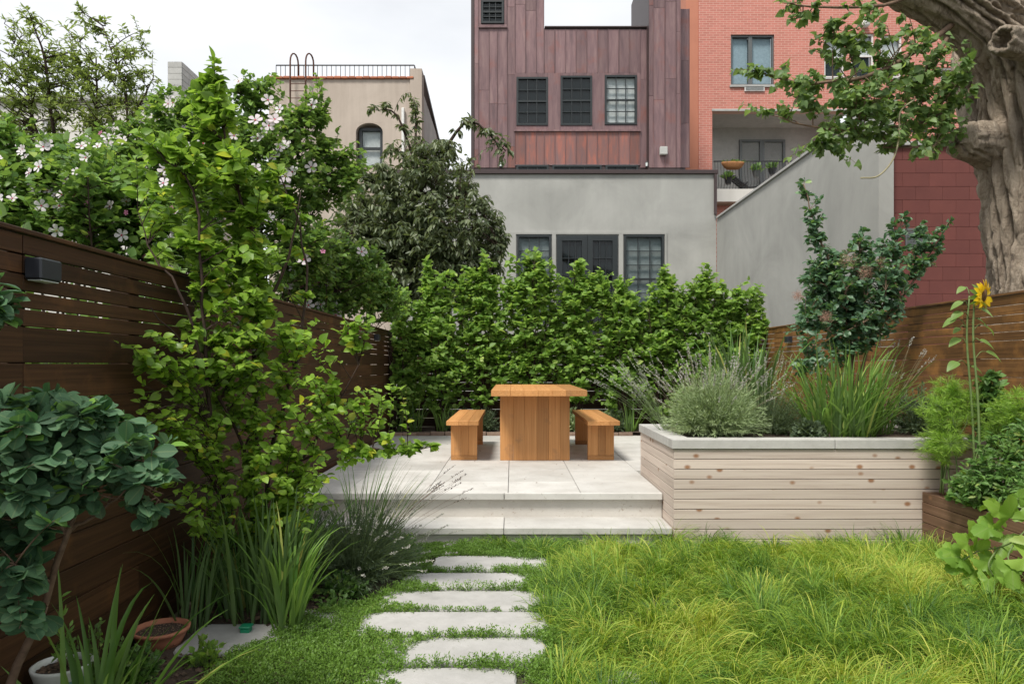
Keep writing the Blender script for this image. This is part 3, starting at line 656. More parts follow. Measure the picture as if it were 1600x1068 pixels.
# ------------------------------------------------------------------ buildings
def window(parent, x0, x1, z0, z1, Y, fr=.05, nx=0, nz=0, mat='frame', glass='glass', blind=None, sash=True, depth=.07, muntin=.018, name='window', blindfrac=1.0):
    """window facing -Y: frame bars proud of Y, glass behind them"""
    f = MB(); yb, yf = Y+.03, Y-depth+.03
    f.box(x0, x1, yf, yb, z0, z0+fr); f.box(x0, x1, yf, yb, z1-fr, z1); f.box(x0, x0+fr, yf+.001, yb-.001, z0+fr, z1-fr); f.box(x1-fr, x1, yf+.001, yb-.001, z0+fr, z1-fr)
    if sash: zm = (z0+z1)/2; f.box(x0+fr, x1-fr, yf+.01, yb-.004, zm-fr*.45, zm+fr*.45)
    w_ = f.build(name, M[mat], parent, ((x0+x1)/2, Y, z0))
    for k in range(1, nx): xx = x0+fr+(x1-x0-2*fr)*k/nx; block('muntin', xx-muntin/2, xx+muntin/2, yf+.016, yb-.008, z0+fr, z1-fr, M[mat], w_, 0)
    for k in range(1, nz):
        if sash and abs(k-nz/2) < .01: continue
        zz = z0+fr+(z1-z0-2*fr)*k/nz; block('muntin', x0+fr, x1-fr, yf+.018, yb-.010, zz-muntin/2, zz+muntin/2, M[mat], w_, 0)
    block('pane', x0+fr*.6, x1-fr*.6, yb-.007, yb-.002, z0+fr*.6, z1-fr*.6, M[glass], w_, 0)
    block('room_shade_sheet', x0, x1, yb+.25, yb+.26, z0, z1, M['dark'], w_, 0)  # sheet behind the glass; the unlit room's shade is put into its colour
    if blind: block('blind', x0+fr, x1-fr, yb+.06, yb+.07, z1-fr-(z1-z0-2*fr)*blindfrac, z1-fr, M[('blind', 'blindg', 'blindb')[blind-1]], w_, 0)
    return w_
def wz(py, Y): return CAMZ-(py-HOR)/F*Y
def wx(px, Y): return (px-800)/F*Y
def wall_holes(mb, x0, x1, z0, z1, y0, y1, holes, m=0):
    xs = sorted(set([x0, x1]+[h[0] for h in holes]+[h[1] for h in holes])); 
    for a, b in zip(xs[:-1], xs[1:]):
        hs = sorted([(h[2], h[3]) for h in holes if h[0] <= a+1e-6 and h[1] >= b-1e-6]); z = z0
        for h0, h1 in hs:
            if h0 > z: mb.box(a, b, y0, y1, z, h0, m)
            z = h1
        if z < z1: mb.box(a, b, y0, y1, z, z1, m)
# grey stucco house
Yg = 18.0
g = thing('stucco_house', 'low grey-green stucco house wall with black windows behind the hedge', 'house', (2, Yg, 0))
hs = [(wx(808, Yg), wx(861, Yg), wz(505, Yg), wz(367, Yg)), (wx(870, Yg), wx(965, Yg), wz(520, Yg), wz(368, Yg)), (wx(975, Yg), wx(1037, Yg), wz(505, Yg), wz(367, Yg))]
mb = MB(); wall_holes(mb, -3.2, 5.385, -.02, wz(272, Yg), Yg, Yg+.3, hs); mb.box(-3.2, 5.385, Yg+.6, Yg+5, -.02, wz(280, Yg)); mb.build('wall', M['grey'], g, (2, Yg, 0))
mb = MB(); zt_ = wz(362.5, Yg)
sx = [wx(783, Yg)-.35, wx(806.5, Yg)-.003, wx(862.5, Yg), wx(868.5, Yg), wx(966.5, Yg), wx(973.5, Yg), wx(1038.5, Yg), wx(1041.5, Yg)]
mb.box(sx[0], sx[-1], Yg-.035, Yg-.001, wz(366, Yg), zt_)
for a, b in ((sx[0], sx[1]), (sx[2], sx[3]), (sx[4], sx[5]), (sx[6], sx[7])): mb.box(a, b, Yg-.035, Yg-.001, 1.5, wz(366, Yg)-.001)
mb.build('window_surround', M['grey'], g, (2, Yg, 0))
window(g, *hs[0][:2], hs[0][2], hs[0][3], Yg, .055, 3, 6, blind=2, glass='glassl')
window(g, *hs[2][:2], hs[2][2], hs[2][3], Yg, .055, 3, 6, blind=2, glass='glassl')
mid = (hs[1][0]+hs[1][1])/2
for a, b in ((hs[1][0], mid-.004), (mid+.004, hs[1][1])): window(g, a, b, hs[1][2], hs[1][3], Yg, .14, 3, 5, sash=False, name='door_leaf')
block('coping', -3.25, 5.42, Yg-.07, Yg+.36, wz(272, Yg)+.001, wz(266, Yg), M['dkbrown'], g, .005)
block('downpipe', wx(1115, Yg), wx(1119, Yg), Yg-.09, Yg-.02, wz(336, Yg), wz(273, Yg), M['dkbrown'], g, .01)
# long grey side wall
sw = thing('stucco_wall', 'tall grey stucco boundary wall running back behind the right fence', 'wall', (5.5, 14, 0))
mb = MB(); mb.box(5.40, 5.62, 10.05, Yg-.002, -.02, 5.18); mb.build('wall', M['grey'], sw, (5.5, 14, 0))
block('coping', 5.36, 5.66, 10.02, Yg-.09, 5.181, 5.235, M['conc'], sw, .006)
# red block wall
rw = thing('red_block_wall', 'dark red painted concrete block wall behind the big tree trunk', 'wall', (7, 10.2, 0))
mb = MB(); mb.box(5.625, 9.5, 10.21, 10.4, -.02, 4.6); mb.build('wall', M['redmortar'], rw, (7, 10.2, 0))
r_ = 0; z = 1.0
while z < 4.58:
    x = 5.63-(.2 if r_ % 2 else 0)
    while x < 9.4:
        a = max(x, 5.63); block('block', a+.0015, x+.4-.0015, 10.19+random.uniform(0, .002), 10.209, z+.0015, z+.2-.0015, M['redblock'], rw, .003); x += .4
    z += .2; r_ += 1
block('coping', 5.625, 9.5, 10.14, 10.42, 4.603, 4.66, M['conc'], rw, .006)
block('vent_grille', wx(1414, 10.19), wx(1441, 10.19), 10.165, 10.188, wz(385, 10.19), wz(357, 10.19), M['alu'], rw, .004)
for k in range(7): zz = wz(385, 10.19)+.03+k*.033; block('vent_slat', wx(1417, 10.19), wx(1438, 10.19), 10.158, 10.164, zz, zz+.02, M['alu'], rw, 0)
rl = thing('roof_railing', 'black metal railing above the red block wall, half hidden by poplar leaves', 'railing', (7, 10.5, 4.66))
for zz in (4.70, 4.86): block('rail', 5.7, 9.2, 10.32, 10.345, zz, zz+.02, M['metal'], rl, 0)
for k in range(26): block('baluster', 5.7+k*.14, 5.715+k*.14, 10.325, 10.34, 4.665, 4.86, M['metal'], rl, 0)
# copper clad building
Yc = 22.0
c = thing('copper_house', 'brown copper-clad house with vertical seamed panels and black windows', 'house', (2, Yc, 0))
win_px = [(807, 856, 121, 196), (876, 925, 119, 196), (945, 995, 118, 195)]
low_px = [(807, 857, 258, 300), (863, 940, 258, 320), (946, 997, 258, 300)]
small = (752, 787, 1, 37)
def hole(q, Y): return (wx(q[0], Y), wx(q[1], Y), wz(q[3], Y), wz(q[2], Y))
mb = MB()
wall_holes(mb, wx(738, Yc), wx(850, Yc), .0, wz(-70, Yc), Yc+.02, Yc+3, [(a, b, c_, d) for a, b, c_, d in [hole(small, Yc), (wx(807, Yc), wx(850, Yc), wz(196, Yc), wz(121, Yc)), (wx(807, Yc), wx(850, Yc), wz(300, Yc), wz(258, Yc))]])
wall_holes(mb, wx(850, Yc)+.0, wx(1014, Yc), .0, wz(44, Yc), Yc+.02, Yc+3, [(wx(850, Yc), wx(856, Yc), wz(196, Yc), wz(121, Yc)), hole(win_px[1], Yc), hole(win_px[2], Yc), (wx(850, Yc), wx(857, Yc), wz(300, Yc), wz(258, Yc)), hole(low_px[1], Yc), hole(low_px[2], Yc)])
mb.build('wall', M['dkbrown'], c, (2, Yc, 0))
for q, bl, bf in zip(win_px, (None, None, 1), (0, 0, 1)): window(c, *hole(q, Yc), Yc, .06, 3, 4, blind=bl, glass='glassl' if bl else 'glass', muntin=.022)
block('carton', wx(812, Yc+.3), wx(836, Yc+.3), Yc+.12, Yc+.2, wz(194, Yc), wz(183, Yc), M['tile'], c, .01); block('paper_stack', wx(815, Yc+.3), wx(826, Yc+.3), Yc+.09, Yc+.11, wz(194, Yc), wz(186, Yc), M['whitep'], c, .01); block('curtain', wx(912, Yc), wx(922, Yc), Yc+.12, Yc+.15, wz(194, Yc), wz(158, Yc), M['blind'], c, .01)
for q in low_px: window(c, *hole(q, Yc), Yc, .06, 3, 0)
window(c, *hole(small, Yc), Yc, .06, 3, 4, muntin=.022)
def panels(xs, spans_fn, Yp, parent, mat):
    for a, b in zip(xs[:-1], xs[1:]):
        for (y0, y1) in spans_fn((a+b)/2):
            cuts = [y0]; yy = y0+random.uniform(50, 125)
            while yy < y1-25: cuts.append(yy); yy += random.uniform(95, 150)
            cuts.append(y1)
            for u, v_ in zip(cuts[:-1], cuts[1:]):
                mt = M['copperred'] if (u > 200 and mat == 1) else M['copper']
                block('copper_panel', wx(a, Yp)+.006, wx(b, Yp)-.006, Yp-.004, Yp+.012, wz(v_, Yp)+.003, wz(u, Yp)-.003, mt, parent, .002, .001, .0022)
        block('seam', wx(b, Yp)-.006, wx(b, Yp)+.006, Yp-.03, Yp+.011, wz(spans_fn((a+b)/2)[0][1], Yp), wz(spans_fn((a+b)/2)[0][0], Yp), M['copper'], parent, 0)
        for (y0, y1) in spans_fn((a+b)/2)[1:]: block('seam', wx(b, Yp)-.006, wx(b, Yp)+.006, Yp-.03, Yp+.011, wz(y1, Yp), wz(y0, Yp), M['copper'], parent, 0)
def sp1(x):
    top = -70 if x < 850 else 46
    if x < 748: return [(top, 262)]
    if x < 792: return [(top, -3), (43, 262)]
    if x < 804: return [(top, 262)]
    if x < 1000: return [(top, 114), (206, 257)]
    return [(top, 262)]
xs = [741, 758, 775, 791.5, 804.5]+[804.5+16.3*k for k in range(1, 12)]+[1000, 1012]
xs = [741, 747.5, 764, 777, 792.5, 804.5, 821, 837.5, 850]+[850+16.67*k for k in range(1, 10)]+[1012]
xs[-2] = 1000
panels(xs, sp1, Yc, c, 1)
for q in ([(804, 807, 114, 203), (856, 876, 114, 203), (925, 945, 114, 203), (995, 1001, 114, 203), (804, 857, 257, 258.5), (858, 1000, 256.5, 258)]): block('casing', wx(q[0], Yc)+.002, wx(q[1], Yc)-.002, Yc-.014, Yc+.018, wz(q[3], Yc), wz(q[2], Yc), M['copper'], c, .003)
for q in ((807, 856, 114, 120.5), (876, 925, 114, 118.5), (945, 995, 114, 117.5), (807, 856, 196.5, 203), (876, 925, 196.5, 203), (945, 995, 195.5, 203), (748, 792, -3, .5), (748, 792, 38, 43), (748, 751.5, .6, 37.9), (788, 792, .6, 37.9)): block('casing', wx(q[0], Yc), wx(q[1], Yc), Yc-.012, Yc+.018, wz(q[3], Yc), wz(q[2], Yc), M['copper'], c, .003)
block('sill', wx(803, Yc), wx(1001, Yc), Yc-.07, Yc-.016, wz(206, Yc), wz(203.2, Yc), M['copper'], c, .004)
block('sill', wx(748, Yc), wx(793, Yc), Yc-.06, Yc-.014, wz(44.5, Yc), wz(42.5, Yc), M['copper'], c, .004)
block('parapet_cap', wx(851, Yc), wx(1012, Yc), Yc-.05, Yc+3.05, wz(44, Yc)+.003, wz(41.5, Yc), M['dkbrown'], c, .01)
block('corner_trim', wx(736, Yc), wx(741, Yc)-.003, Yc-.03, Yc+3.02, 0, wz(-70, Yc), M['dkbrown'], c, .01)
Yt = 21.6
mb = MB(); mb.box(wx(1014, Yt), wx(1063, Yt), Yt+.014, Yt+3.2, 0, wz(-75, Yt)); mb.box(wx(1063.2, Yt), wx(1077, Yt), Yt+.5, Yt+3.2, 0, wz(12, Yt)); mb.build('side_tower', M['dkbrown'], c, (4, Yt, 0))
panels([1014, 1021, 1039, 1056.5, 1063], lambda x: [(-75, 262)], Yt, c, 0)
panels([1063.5, 1077], lambda x: [(14, 262)], Yt+.486, c, 0)
block('vent_box', wx(1030, Yt), wx(1041.5, Yt), Yt-.16, Yt-.032, wz(243, Yt), wz(231, Yt), M['conc'], c, .01)
def wall_lantern(label, px, Y):
    t = thing('wall_lantern', label, 'lantern', P(px, 262, Y-.1))
    m_ = MB(); p = P(px, 262, Y-.1); s = Y/F
    m_.tube([(p.x, p.y, p.z), (p.x, p.y, p.z+2*s)], [2*s, 3*s], 8); m_.tube([(p.x, p.y, p.z+8*s), (p.x, p.y, p.z+10.5*s)], [3.6*s, .8*s], 8); m_.tube([(p.x, p.y+.1, p.z+9*s), (p.x, p.y, p.z+9*s)], [.8*s, .8*s], 6)
    m_.build('lantern_frame', M['metal'], t, p); m_ = MB(); m_.tube([(p.x, p.y, p.z+2*s), (p.x, p.y, p.z+8*s)], [2.4*s, 3*s], 8); m_.build('lantern_glass', M['blind'], t, p)
wall_lantern('small black lantern on the copper wall right of the windows', 1011.5, Yc-.02)
wall_lantern('small black lantern on the copper wall left, beside the cherry branches', 783, Yc-.02)
# brick apartment building
Yk = 26.0
k_ = thing('brick_apartment_building', 'tall red brick apartment building with a recessed balcony behind the copper house', 'building', (10, Yk, 0))
bw_px = [(1142, 1210, 54, 133), (1288, 1320, 58, 121), (1330, 1366, 52, 121), (1376, 1410, 55, 121), (1470, 1530, 105, 130)]
bh_ = [hole(q, Yk) for q in bw_px]; rec = (wx(1113, Yk), wx(1330, Yk), wz(300, Yk), wz(173, Yk))
mb = MB(); wall_holes(mb, wx(1092, Yk), 24, 0, wz(-90, Yk), Yk, Yk+.35, bh_+[rec]); mb.build('wall', M['brick'], k_, (10, Yk, 0))
mb = MB(); mb.box(wx(1072, Yk), wx(1092, Yk)-.002, Yk+.03, Yk+6, 0, wz(-90, Yk)); mb.build('corner_render', M['orange'], k_, (10, Yk, 0))
mb = MB(); mb.box(rec[0]-.2, rec[1]+.2, Yk+1.9, Yk+2.1, rec[2]-.1, rec[3]+.3); mb.box(rec[0]-.1, rec[0]-.001, Yk+.351, Yk+1.9, rec[2]-.1, rec[3]+.3); mb.box(rec[0], rec[1], Yk+.351, Yk+1.9, rec[3]+.003, rec[3]+.25); mb.build('balcony_recess', M['conc'], k_, (10, Yk, 0))
block('lintel', rec[0]-.02, rec[1], Yk-.03, Yk-.002, rec[3]-.02, rec[3]+.06, M['conc'], k_, .004)
block('balcony_slab', rec[0]-.0, rec[1], Yk-.5, Yk+1.9, wz(320, Yk), wz(300.3, Yk), M['cream'], k_, .01)
for q, h in zip(bw_px[:1], bh_[:1]):
    xm = h[0]+(h[1]-h[0])*.46; window(k_, h[0], xm, h[2], h[3], Yk+.1, .07, 0, 0, 'alu', 'glassl', 3, False); window(k_, xm+.003, h[1], h[2], h[3], Yk+.1, .07, 0, 0, 'alu', 'glassl', 3, False)
for h in bh_[1:]: window(k_, *h, Yk+.1, .07, 0, 0, 'whitep', 'glassl', 1, True, blindfrac=.5)
for h in bh_[:4]: block('window_sill', h[0]-.05, h[1]+.05, Yk-.06, Yk-.002, h[2]-.09, h[2]-.005, M['conc'], k_, .005)
ac = MB(); ac.box(wx(1163, Yk), wx(1194, Yk), Yk-.05, Yk-.003, wz(143, Yk), wz(134.5, Yk)-.02); a_ = ac.build('ac_grille', M['whitep'], k_, (wx(1178, Yk), Yk, wz(143, Yk)))
for kk in range(4): zz = wz(143, Yk)+.03+kk*.042; block('grille_slat', wx(1164.5, Yk), wx(1192.5, Yk), Yk-.06, Yk-.051, zz, zz+.016, M['alu'], a_, 0)
window(k_, wx(1155, Yk+1.9)-.0, wx(1190, Yk+1.9), wz(310, Yk+1.9), wz(219, Yk+1.9), Yk+1.86, .09, 0, 0, 'alu', 'glassl', 3, False, name='balcony_door'); window(k_, wx(1190.2, Yk+1.9), wx(1226, Yk+1.9), wz(310, Yk+1.9), wz(219, Yk+1.9), Yk+1.86, .09, 0, 0, 'alu', 'glassl', 3, False, name='balcony_door')
rlg = MB(); yr = Yk-.42
for py in (252, 297): rlg.box(wx(1115, yr), wx(1330, yr), yr-.02, yr+.02, wz(py, yr)-.02, wz(py, yr)+.02)
rp = rlg.build('balcony_railing', M['metal'], k_, (10, yr, wz(297, yr)))
for kk in range(46):
    xx = wx(1117+kk*4.6, yr); m_ = MB(); m_.tube([(xx, yr, wz(297, yr)), (xx, yr-.13, wz(286, yr)), (xx, yr-.04, wz(270, yr)), (xx, yr, wz(252, yr))], .009, 4); m_.build('baluster', M['metal'], rp, (xx, yr, wz(297, yr)))
tv = thing('round_vent', 'white round vent cap on the brick wall among the poplar leaves', 'vent', P(1350, 40, Yk))
m_ = MB(); p = P(1350, 40, Yk-.01); m_.tube([(p.x, Yk-.02, p.z), (p.x, Yk-.2, p.z), (p.x, Yk-.26, p.z)], [.13, .15, .07], 14); m_.build('vent_cap', M['whitep'], tv, P(1350, 40, Yk), True)
# hanging basket, lounger, potted plants on the balcony
hb = thing('hanging_planter', 'wicker trough planter hanging on the balcony railing', 'planter', P(1145, 262, Yk-.7))
m_ = MB(); p = P(1145, 256, Yk-.7); prof = [(0, -.17, .14), (.3, -.17, .13)]
rows_ = []; V = []; Fs = []
for j, (rz, rs) in enumerate(((-.20, .55), (-.13, .8), (0, 1), (.06, 1.02))):
    for q in range(20): a = 2*math.pi*q/20; V.append((p.x+.42*rs*math.cos(a), p.y+.15*rs*math.sin(a), p.z+rz))
for j in range(3):
    for q in range(20): q2 = (q+1) % 20; Fs.append((j*20+q, j*20+q2, (j+1)*20+q2, (j+1)*20+q))
Fs.append(tuple(range(19, -1, -1))); Fs.append(tuple(60+q for q in range(20))); m_.add(V, Fs)
m_.build('basket', M['wicker'], hb, P(1145, 262, Yk-.7), True)
dm = rng.normal(size=(60, 3)); dm[:, 2] = abs(dm[:, 2]); obj('seedlings', inst_mesh('seedlings', T_lat, np.array(p)+rng.normal(size=(60, 3))*np.array([.2, .04, .01])+np.array([0, 0, .06]), dm, rng.normal(size=(60, 3)), .16, M['l_veg'], P(1145, 262, Yk-.7)), hb, P(1145, 262, Yk-.7), kind='stuff')
lc = thing('lounge_chair', 'dark slatted lounge chair folded on the brick building balcony', 'chair', P(1165, 297, Yk+.4))
for (a, b) in (((1148, 276), (1170, 293)), ((1170, 293), (1195, 290)), ((1160, 297), (1168, 284)), ((1190, 297), (1186, 290))):
    for dy in (0, .5):
        A_, B_ = P(*a, Yk+.4), P(*b, Yk+.4); m_ = MB(); m_.tube([(A_.x, A_.y+dy, A_.z), (B_.x, B_.y+dy, B_.z)], .03, 6); m_.build('chair_rail', M['metal'], lc, A_)
for q in range(9):
    t = q/8; A_ = P(1148+22*t, 276+17*t, Yk+.4); block('slat', A_.x-.05, A_.x+.05, A_.y, A_.y+.5, A_.z+.03, A_.z+.05, M['metal'], lc, 0)
for (px, py, lab, mt) in ((1138, 283, 'round dark pot hanging low behind the balcony railing, under the wicker trough', 'metal'), (1182, 272, 'small grey potted plant standing in front of the balcony door', 'alu'), (1207, 268, 'dark pot with green leaves at the right of the balcony', 'metal')):
    p = P(px, py, Yk+.1); t = thing('potted_plant', lab, 'plant pot', p); m_ = MB(); m_.tube([(p.x, p.y, p.z-.12), (p.x, p.y, p.z+.12)], [.10, .16], 12); m_.build('pot', M[mt], t, p)
    dm = rng.normal(size=(40, 3)); dm[:, 2] = abs(dm[:, 2])+.5; obj('foliage', inst_mesh('f', T_la, np.array(p)+np.array([0, 0, .12])+rng.normal(size=(40, 3))*.05, dm, rng.normal(size=(40, 3)), .3, M['l_veg'], p), t, p, kind='stuff')
# beige building with roof railing
Ye = 24.0
e = thing('beige_house', 'beige rendered house with arched window and clay-tiled parapet, upper left', 'house', (-6, Ye, 0))
xa, xb = wx(420, Ye), wx(658, Ye); zt3 = wz(124, Ye); aw = (wx(556, Ye), wx(598, Ye), wz(262, Ye), wz(192, Ye))
mb = MB(); wall_holes(mb, xa, xb, 0, zt3, Ye, Ye+.3, [aw]); mb.box(xa, xb-.31, Ye+.6, Ye+9, 0, zt3-.5)
# arch fillers
ca = (aw[0]+aw[1])/2; rw_ = (aw[1]-aw[0])/2
for sgn in (-1, 1):
    pts = [(ca+sgn*rw_*math.cos(a), aw[3]-.32+.32*math.sin(a)) for a in np.linspace(0, math.pi/2, 7)]+[(ca, aw[3]+.003), (ca+sgn*rw_, aw[3]+.003)]
    V = [(x, Ye+.002, z) for x, z in pts]+[(x, Ye+.28, z) for x, z in pts]; n_ = len(pts)
    mb.add(V, [tuple(range(n_)) if sgn < 0 else tuple(reversed(range(n_)))]+[(i, (i+1) % n_, n_+(i+1) % n_, n_+i) for i in range(n_)])
mb.build('wall', M['beige'], e, (-6, Ye, 0))
window(e, aw[0]+.08, aw[1]-.02, aw[2], aw[3]-.12, Ye+.2, .1, 0, 0, 'frame', 'glassl', 1, True)
mb = MB(); V = []; mb.box(xb-.3, xb-.0, Ye+.302, Ye+9, 0, wz(118, Ye)-.4); mb.build('side_wall', M['conc'], e, (xb, Ye, 0))
mb = MB(); mb.box(wx(641, Ye), xb+.03, Ye-.05, Ye+.5, zt3-2.2, wz(108, Ye)); mb.build('corner_pier', M['beige'], e, (xb, Ye, 0))
mb = MB(); V = [(xb-.32, Ye+.5, wz(108, Ye)), (xb+.06, Ye+.5, wz(108, Ye)), (xb+.06, Ye+9, wz(108, Ye)-1.0), (xb-.32, Ye+9, wz(108, Ye)-1.0)]
mb.add(V+[(x, y, z-.12) for x, y, z in V], [(0, 1, 2, 3), (4, 7, 6, 5), (0, 4, 5, 1), (1, 5, 6, 2), (2, 6, 7, 3), (3, 7, 4, 0)]); mb.build('parapet_cap', M['dkbrown'], e, (xb, Ye, 7))
x = xa
while x < wx(640, Ye): block('coping_tile', x+.004, x+.25, Ye-.08, Ye+.36, zt3+.002, zt3+.09+random.uniform(-.01, .01), M['tile'], e, .03); x += .255
block('downpipe', wx(628, Ye), wx(632.5, Ye), Ye-.13, Ye-.03, wz(250, Ye), wz(170, Ye), M['whitep'], e, .02)
rl = thing('roof_railing', 'black metal roof railing on top of the beige house', 'railing', (-6, Ye+.1, zt3))
rx0, rx1 = wx(428, Ye), wx(646, Ye)
for py in (98, 120): block('rail', rx0, rx1, Ye+.2, Ye+.235, wz(py, Ye)-.015, wz(py, Ye)+.02, M['metal'], rl, 0)
n_ = 30
for q in range(n_+1): xx = rx0+(rx1-rx0)*q/n_; block('baluster', xx-.009, xx+.009, Ye+.205, Ye+.228, wz(122, Ye), wz(98, Ye), M['metal'], rl, 0)
for q in range(8): block('baluster', rx1-.01, rx1+.01, Ye+.5+q*.4, Ye+.52+q*.4, wz(122, Ye), wz(98, Ye), M['metal'], rl, 0)
block('rail', rx1-.015, rx1+.015, Ye+.24, Ye+3.6, wz(98, Ye)-.015, wz(98, Ye)+.02, M['metal'], rl, 0)
ld = thing('roof_ladder', 'rusty iron ladder with hooped handrails over the beige parapet', 'ladder', P(470, 190, Ye-.2))
for px in (456.5, 480.5):
    x = wx(px, Ye); pts = [(x, Ye-.22, wz(215, Ye)), (x, Ye-.22, wz(100, Ye))]
    for a in np.linspace(0, math.pi, 9)[1:]: pts.append((x+wx(800+4.5, Ye)*(1-math.cos(a)), Ye-.22+.25*(1-math.cos(a))/2, wz(100, Ye)+.32*math.sin(a)))
    pts.append((pts[-1][0], Ye+.03, wz(120, Ye))); m_ = MB(); m_.tube(pts, .03, 6); m_.build('stringer', M['rust'], ld, (x, Ye-.2, wz(190, Ye)), True)
for q in range(8): m_ = MB(); zz = wz(135+q*11, Ye); m_.tube([(wx(456.5, Ye), Ye-.22, zz), (wx(480.5, Ye), Ye-.22, zz)], .014, 5); m_.build('rung', M['rust'], ld, (wx(470, Ye), Ye-.22, zz))
# distant cream house at left
Yw = 23.0
h_ = thing('cream_house', 'pale cream house glimpsed behind the sparse tree, far left', 'house', (-14, Yw, 0))
whs = [(wx(x0, Yw), wx(x1, Yw), wz(y1, Yw), wz(y0, Yw)) for x0, x1, y0, y1 in ((66, 90, 188, 245), (140, 164, 188, 245), (-20, 8, 188, 245), (200, 224, 188, 245))]
mb = MB(); wall_holes(mb, -22, wx(268, Yw), 0, wz(150, Yw), Yw, Yw+.3, whs); mb.box(-22, wx(268, Yw), Yw+.7, Yw+8, 0, wz(160, Yw)); mb.build('wall', M['cream'], h_, (-14, Yw, 0))
for q in whs: window(h_, *q, Yw+.1, .09, 2, 0, 'whitep', 'glass', None, True)
block('cornice', -22.1, wx(269, Yw), Yw-.15, Yw-.003, wz(160, Yw), wz(151, Yw), M['conc'], h_, .02)
ch = thing('block_chimney', 'pale concrete block chimney standing above the sparse tree crown', 'chimney', P(272, 165, Yw+.5))
x0, x1 = wx(262, Yw+.5), wx(284, Yw+.5); mb = MB(); zz = wz(180, Yw+.5); zc = wz(97.5, Yw+.5)
mb.box(x0+.01, x1-.01, Yw+.51, Yw+2.6, zz-1, zc-.01); mb.build('core', M['conc'], ch, P(272, 165, Yw+.5)); kz = zz
while kz < zc-.1:
    block('block', x0, x1, Yw+.49, Yw+.509, kz+.004, kz+.20, M['conc'], ch, .003)
    for q in range(4): block('block', x1-.009, x1+.01, Yw+.52+q*.5, Yw+1.01+q*.5, kz+.006, kz+.198, M['conc'], ch, .002)
    kz += .205
vp = thing('vent_pipe', 'thin dark vent pipe standing beside the block chimney', 'pipe', P(333, 200, 22)); m_ = MB(); p = P(333, 200, 22); m_.tube([(p.x, 22, 0), (p.x, 22, wz(100, 22))], .05, 8); m_.build('pipe', M['metal'], vp, p)
#==TREES==
def aboveL(Pn): return ~((Pn[:, 0] < XL+.03) & (Pn[:, 2] < 1.86) & (Pn[:, 0] > XL-.12)) & ~((Pn[:, 0] < XL) & (Pn[:, 2] < 1.84))
def behindL(Pn): return (Pn[:, 0] < XL-.12) | (Pn[:, 2] > 1.9)
def behindB(Pn): return (Pn[:, 1] > YB+.15)
def pt(px, py, Y): return np.array(P(px, py, Y))
# multi-stemmed birch in the left bed
bb_ = (-1.47, 3.95, 0)
envb = []
for y_, c0_, hw_ in ((165, 322, 34), (215, 315, 70), (270, 335, 105), (330, 350, 125), (395, 355, 125), (460, 365, 130), (520, 380, 140), (580, 390, 160), (640, 400, 165), (700, 410, 165), (755, 420, 140), (800, 430, 110)):
    envb.append((c0_, y_, 3.82 if y_ < 480 else 3.72, hw_, 42, .30 if hw_ > 60 else .15, .62 if y_ > 480 else .8))
envb += [(225, 560, 3.05, 30, 40, .08, .6), (240, 650, 3.02, 35, 30, .08, .6)]
ex = []
for a, b, n_, s_ in (((560, 700, 3.8), (682, 702, 3.75), 22, .035), ((540, 640, 3.85), (612, 612, 3.8), 14, .04), ((300, 560, 3.3), (196, 532, 3.02), 10, .03), ((290, 680, 3.2), (200, 625, 2.98), 12, .03), ((530, 520, 3.9), (578, 490, 3.85), 7, .02), ((300, 250, 3.6), (222, 232, 3.5), 9, .05), ((345, 180, 3.7), (333, 125, 3.7), 9, .05), ((290, 810, 3.3), (245, 745, 3.1), 12, .05)):
    for t in np.linspace(0, 1, n_): ex.append(pt(*a)*(1-t)+pt(*b)*t+rng.normal(size=3)*s_)
stb0 = [(.012, [(-1.46, 3.9, .1), pt(380, 700, 3.8), pt(300, 560, 3.5), pt(235, 480, 3.3)]), (.012, [(-1.44, 3.95, .1), pt(450, 760, 3.9), pt(510, 660, 3.9), pt(560, 570, 3.9)]), (.012, [pt(405, 500, 3.9), pt(450, 400, 3.85), pt(470, 300, 3.85)]), (.01, [pt(325, 620, 3.6), pt(290, 480, 3.5), pt(240, 400, 3.5), pt(215, 330, 3.5)])]
stb = stb0+[(.022, [(-1.47, 3.95, 0), pt(398, 790, 3.95), pt(400, 600, 3.93), pt(405, 420, 3.88), pt(372, 300, 3.8), pt(335, 140, 3.75)]),
       (.016, [(-1.50, 3.93, 0), pt(350, 780, 3.8), pt(325, 620, 3.6), pt(318, 480, 3.6), pt(300, 300, 3.6), pt(250, 240, 3.55)]),
       (.016, [(-1.44, 3.97, 0), pt(415, 780, 3.95), pt(435, 660, 3.95), pt(470, 540, 3.95), pt(475, 380, 3.95), pt(440, 280, 3.9)]),
       (.010, [(-1.44, 3.94, .1), pt(450, 740, 3.9), pt(540, 700, 3.85), pt(620, 706, 3.78), pt(672, 698, 3.75)])]
plant('birch_tree', 'multi-stemmed young birch with bright green leaves against the left fence', 'tree', bb_, stb, envb, 60, 640, 16, (.026, .066), T_ov, M['l_birch'], 'twigd', ok=aboveL, parts=300, extra=np.array(ex), lift=.12, shell=.55, hang=.15, up=.8, tiltcam=.35, r_prim=.005, t0=.22, wand=1.6, lz=(.9, .85, 2.2, 1.25))
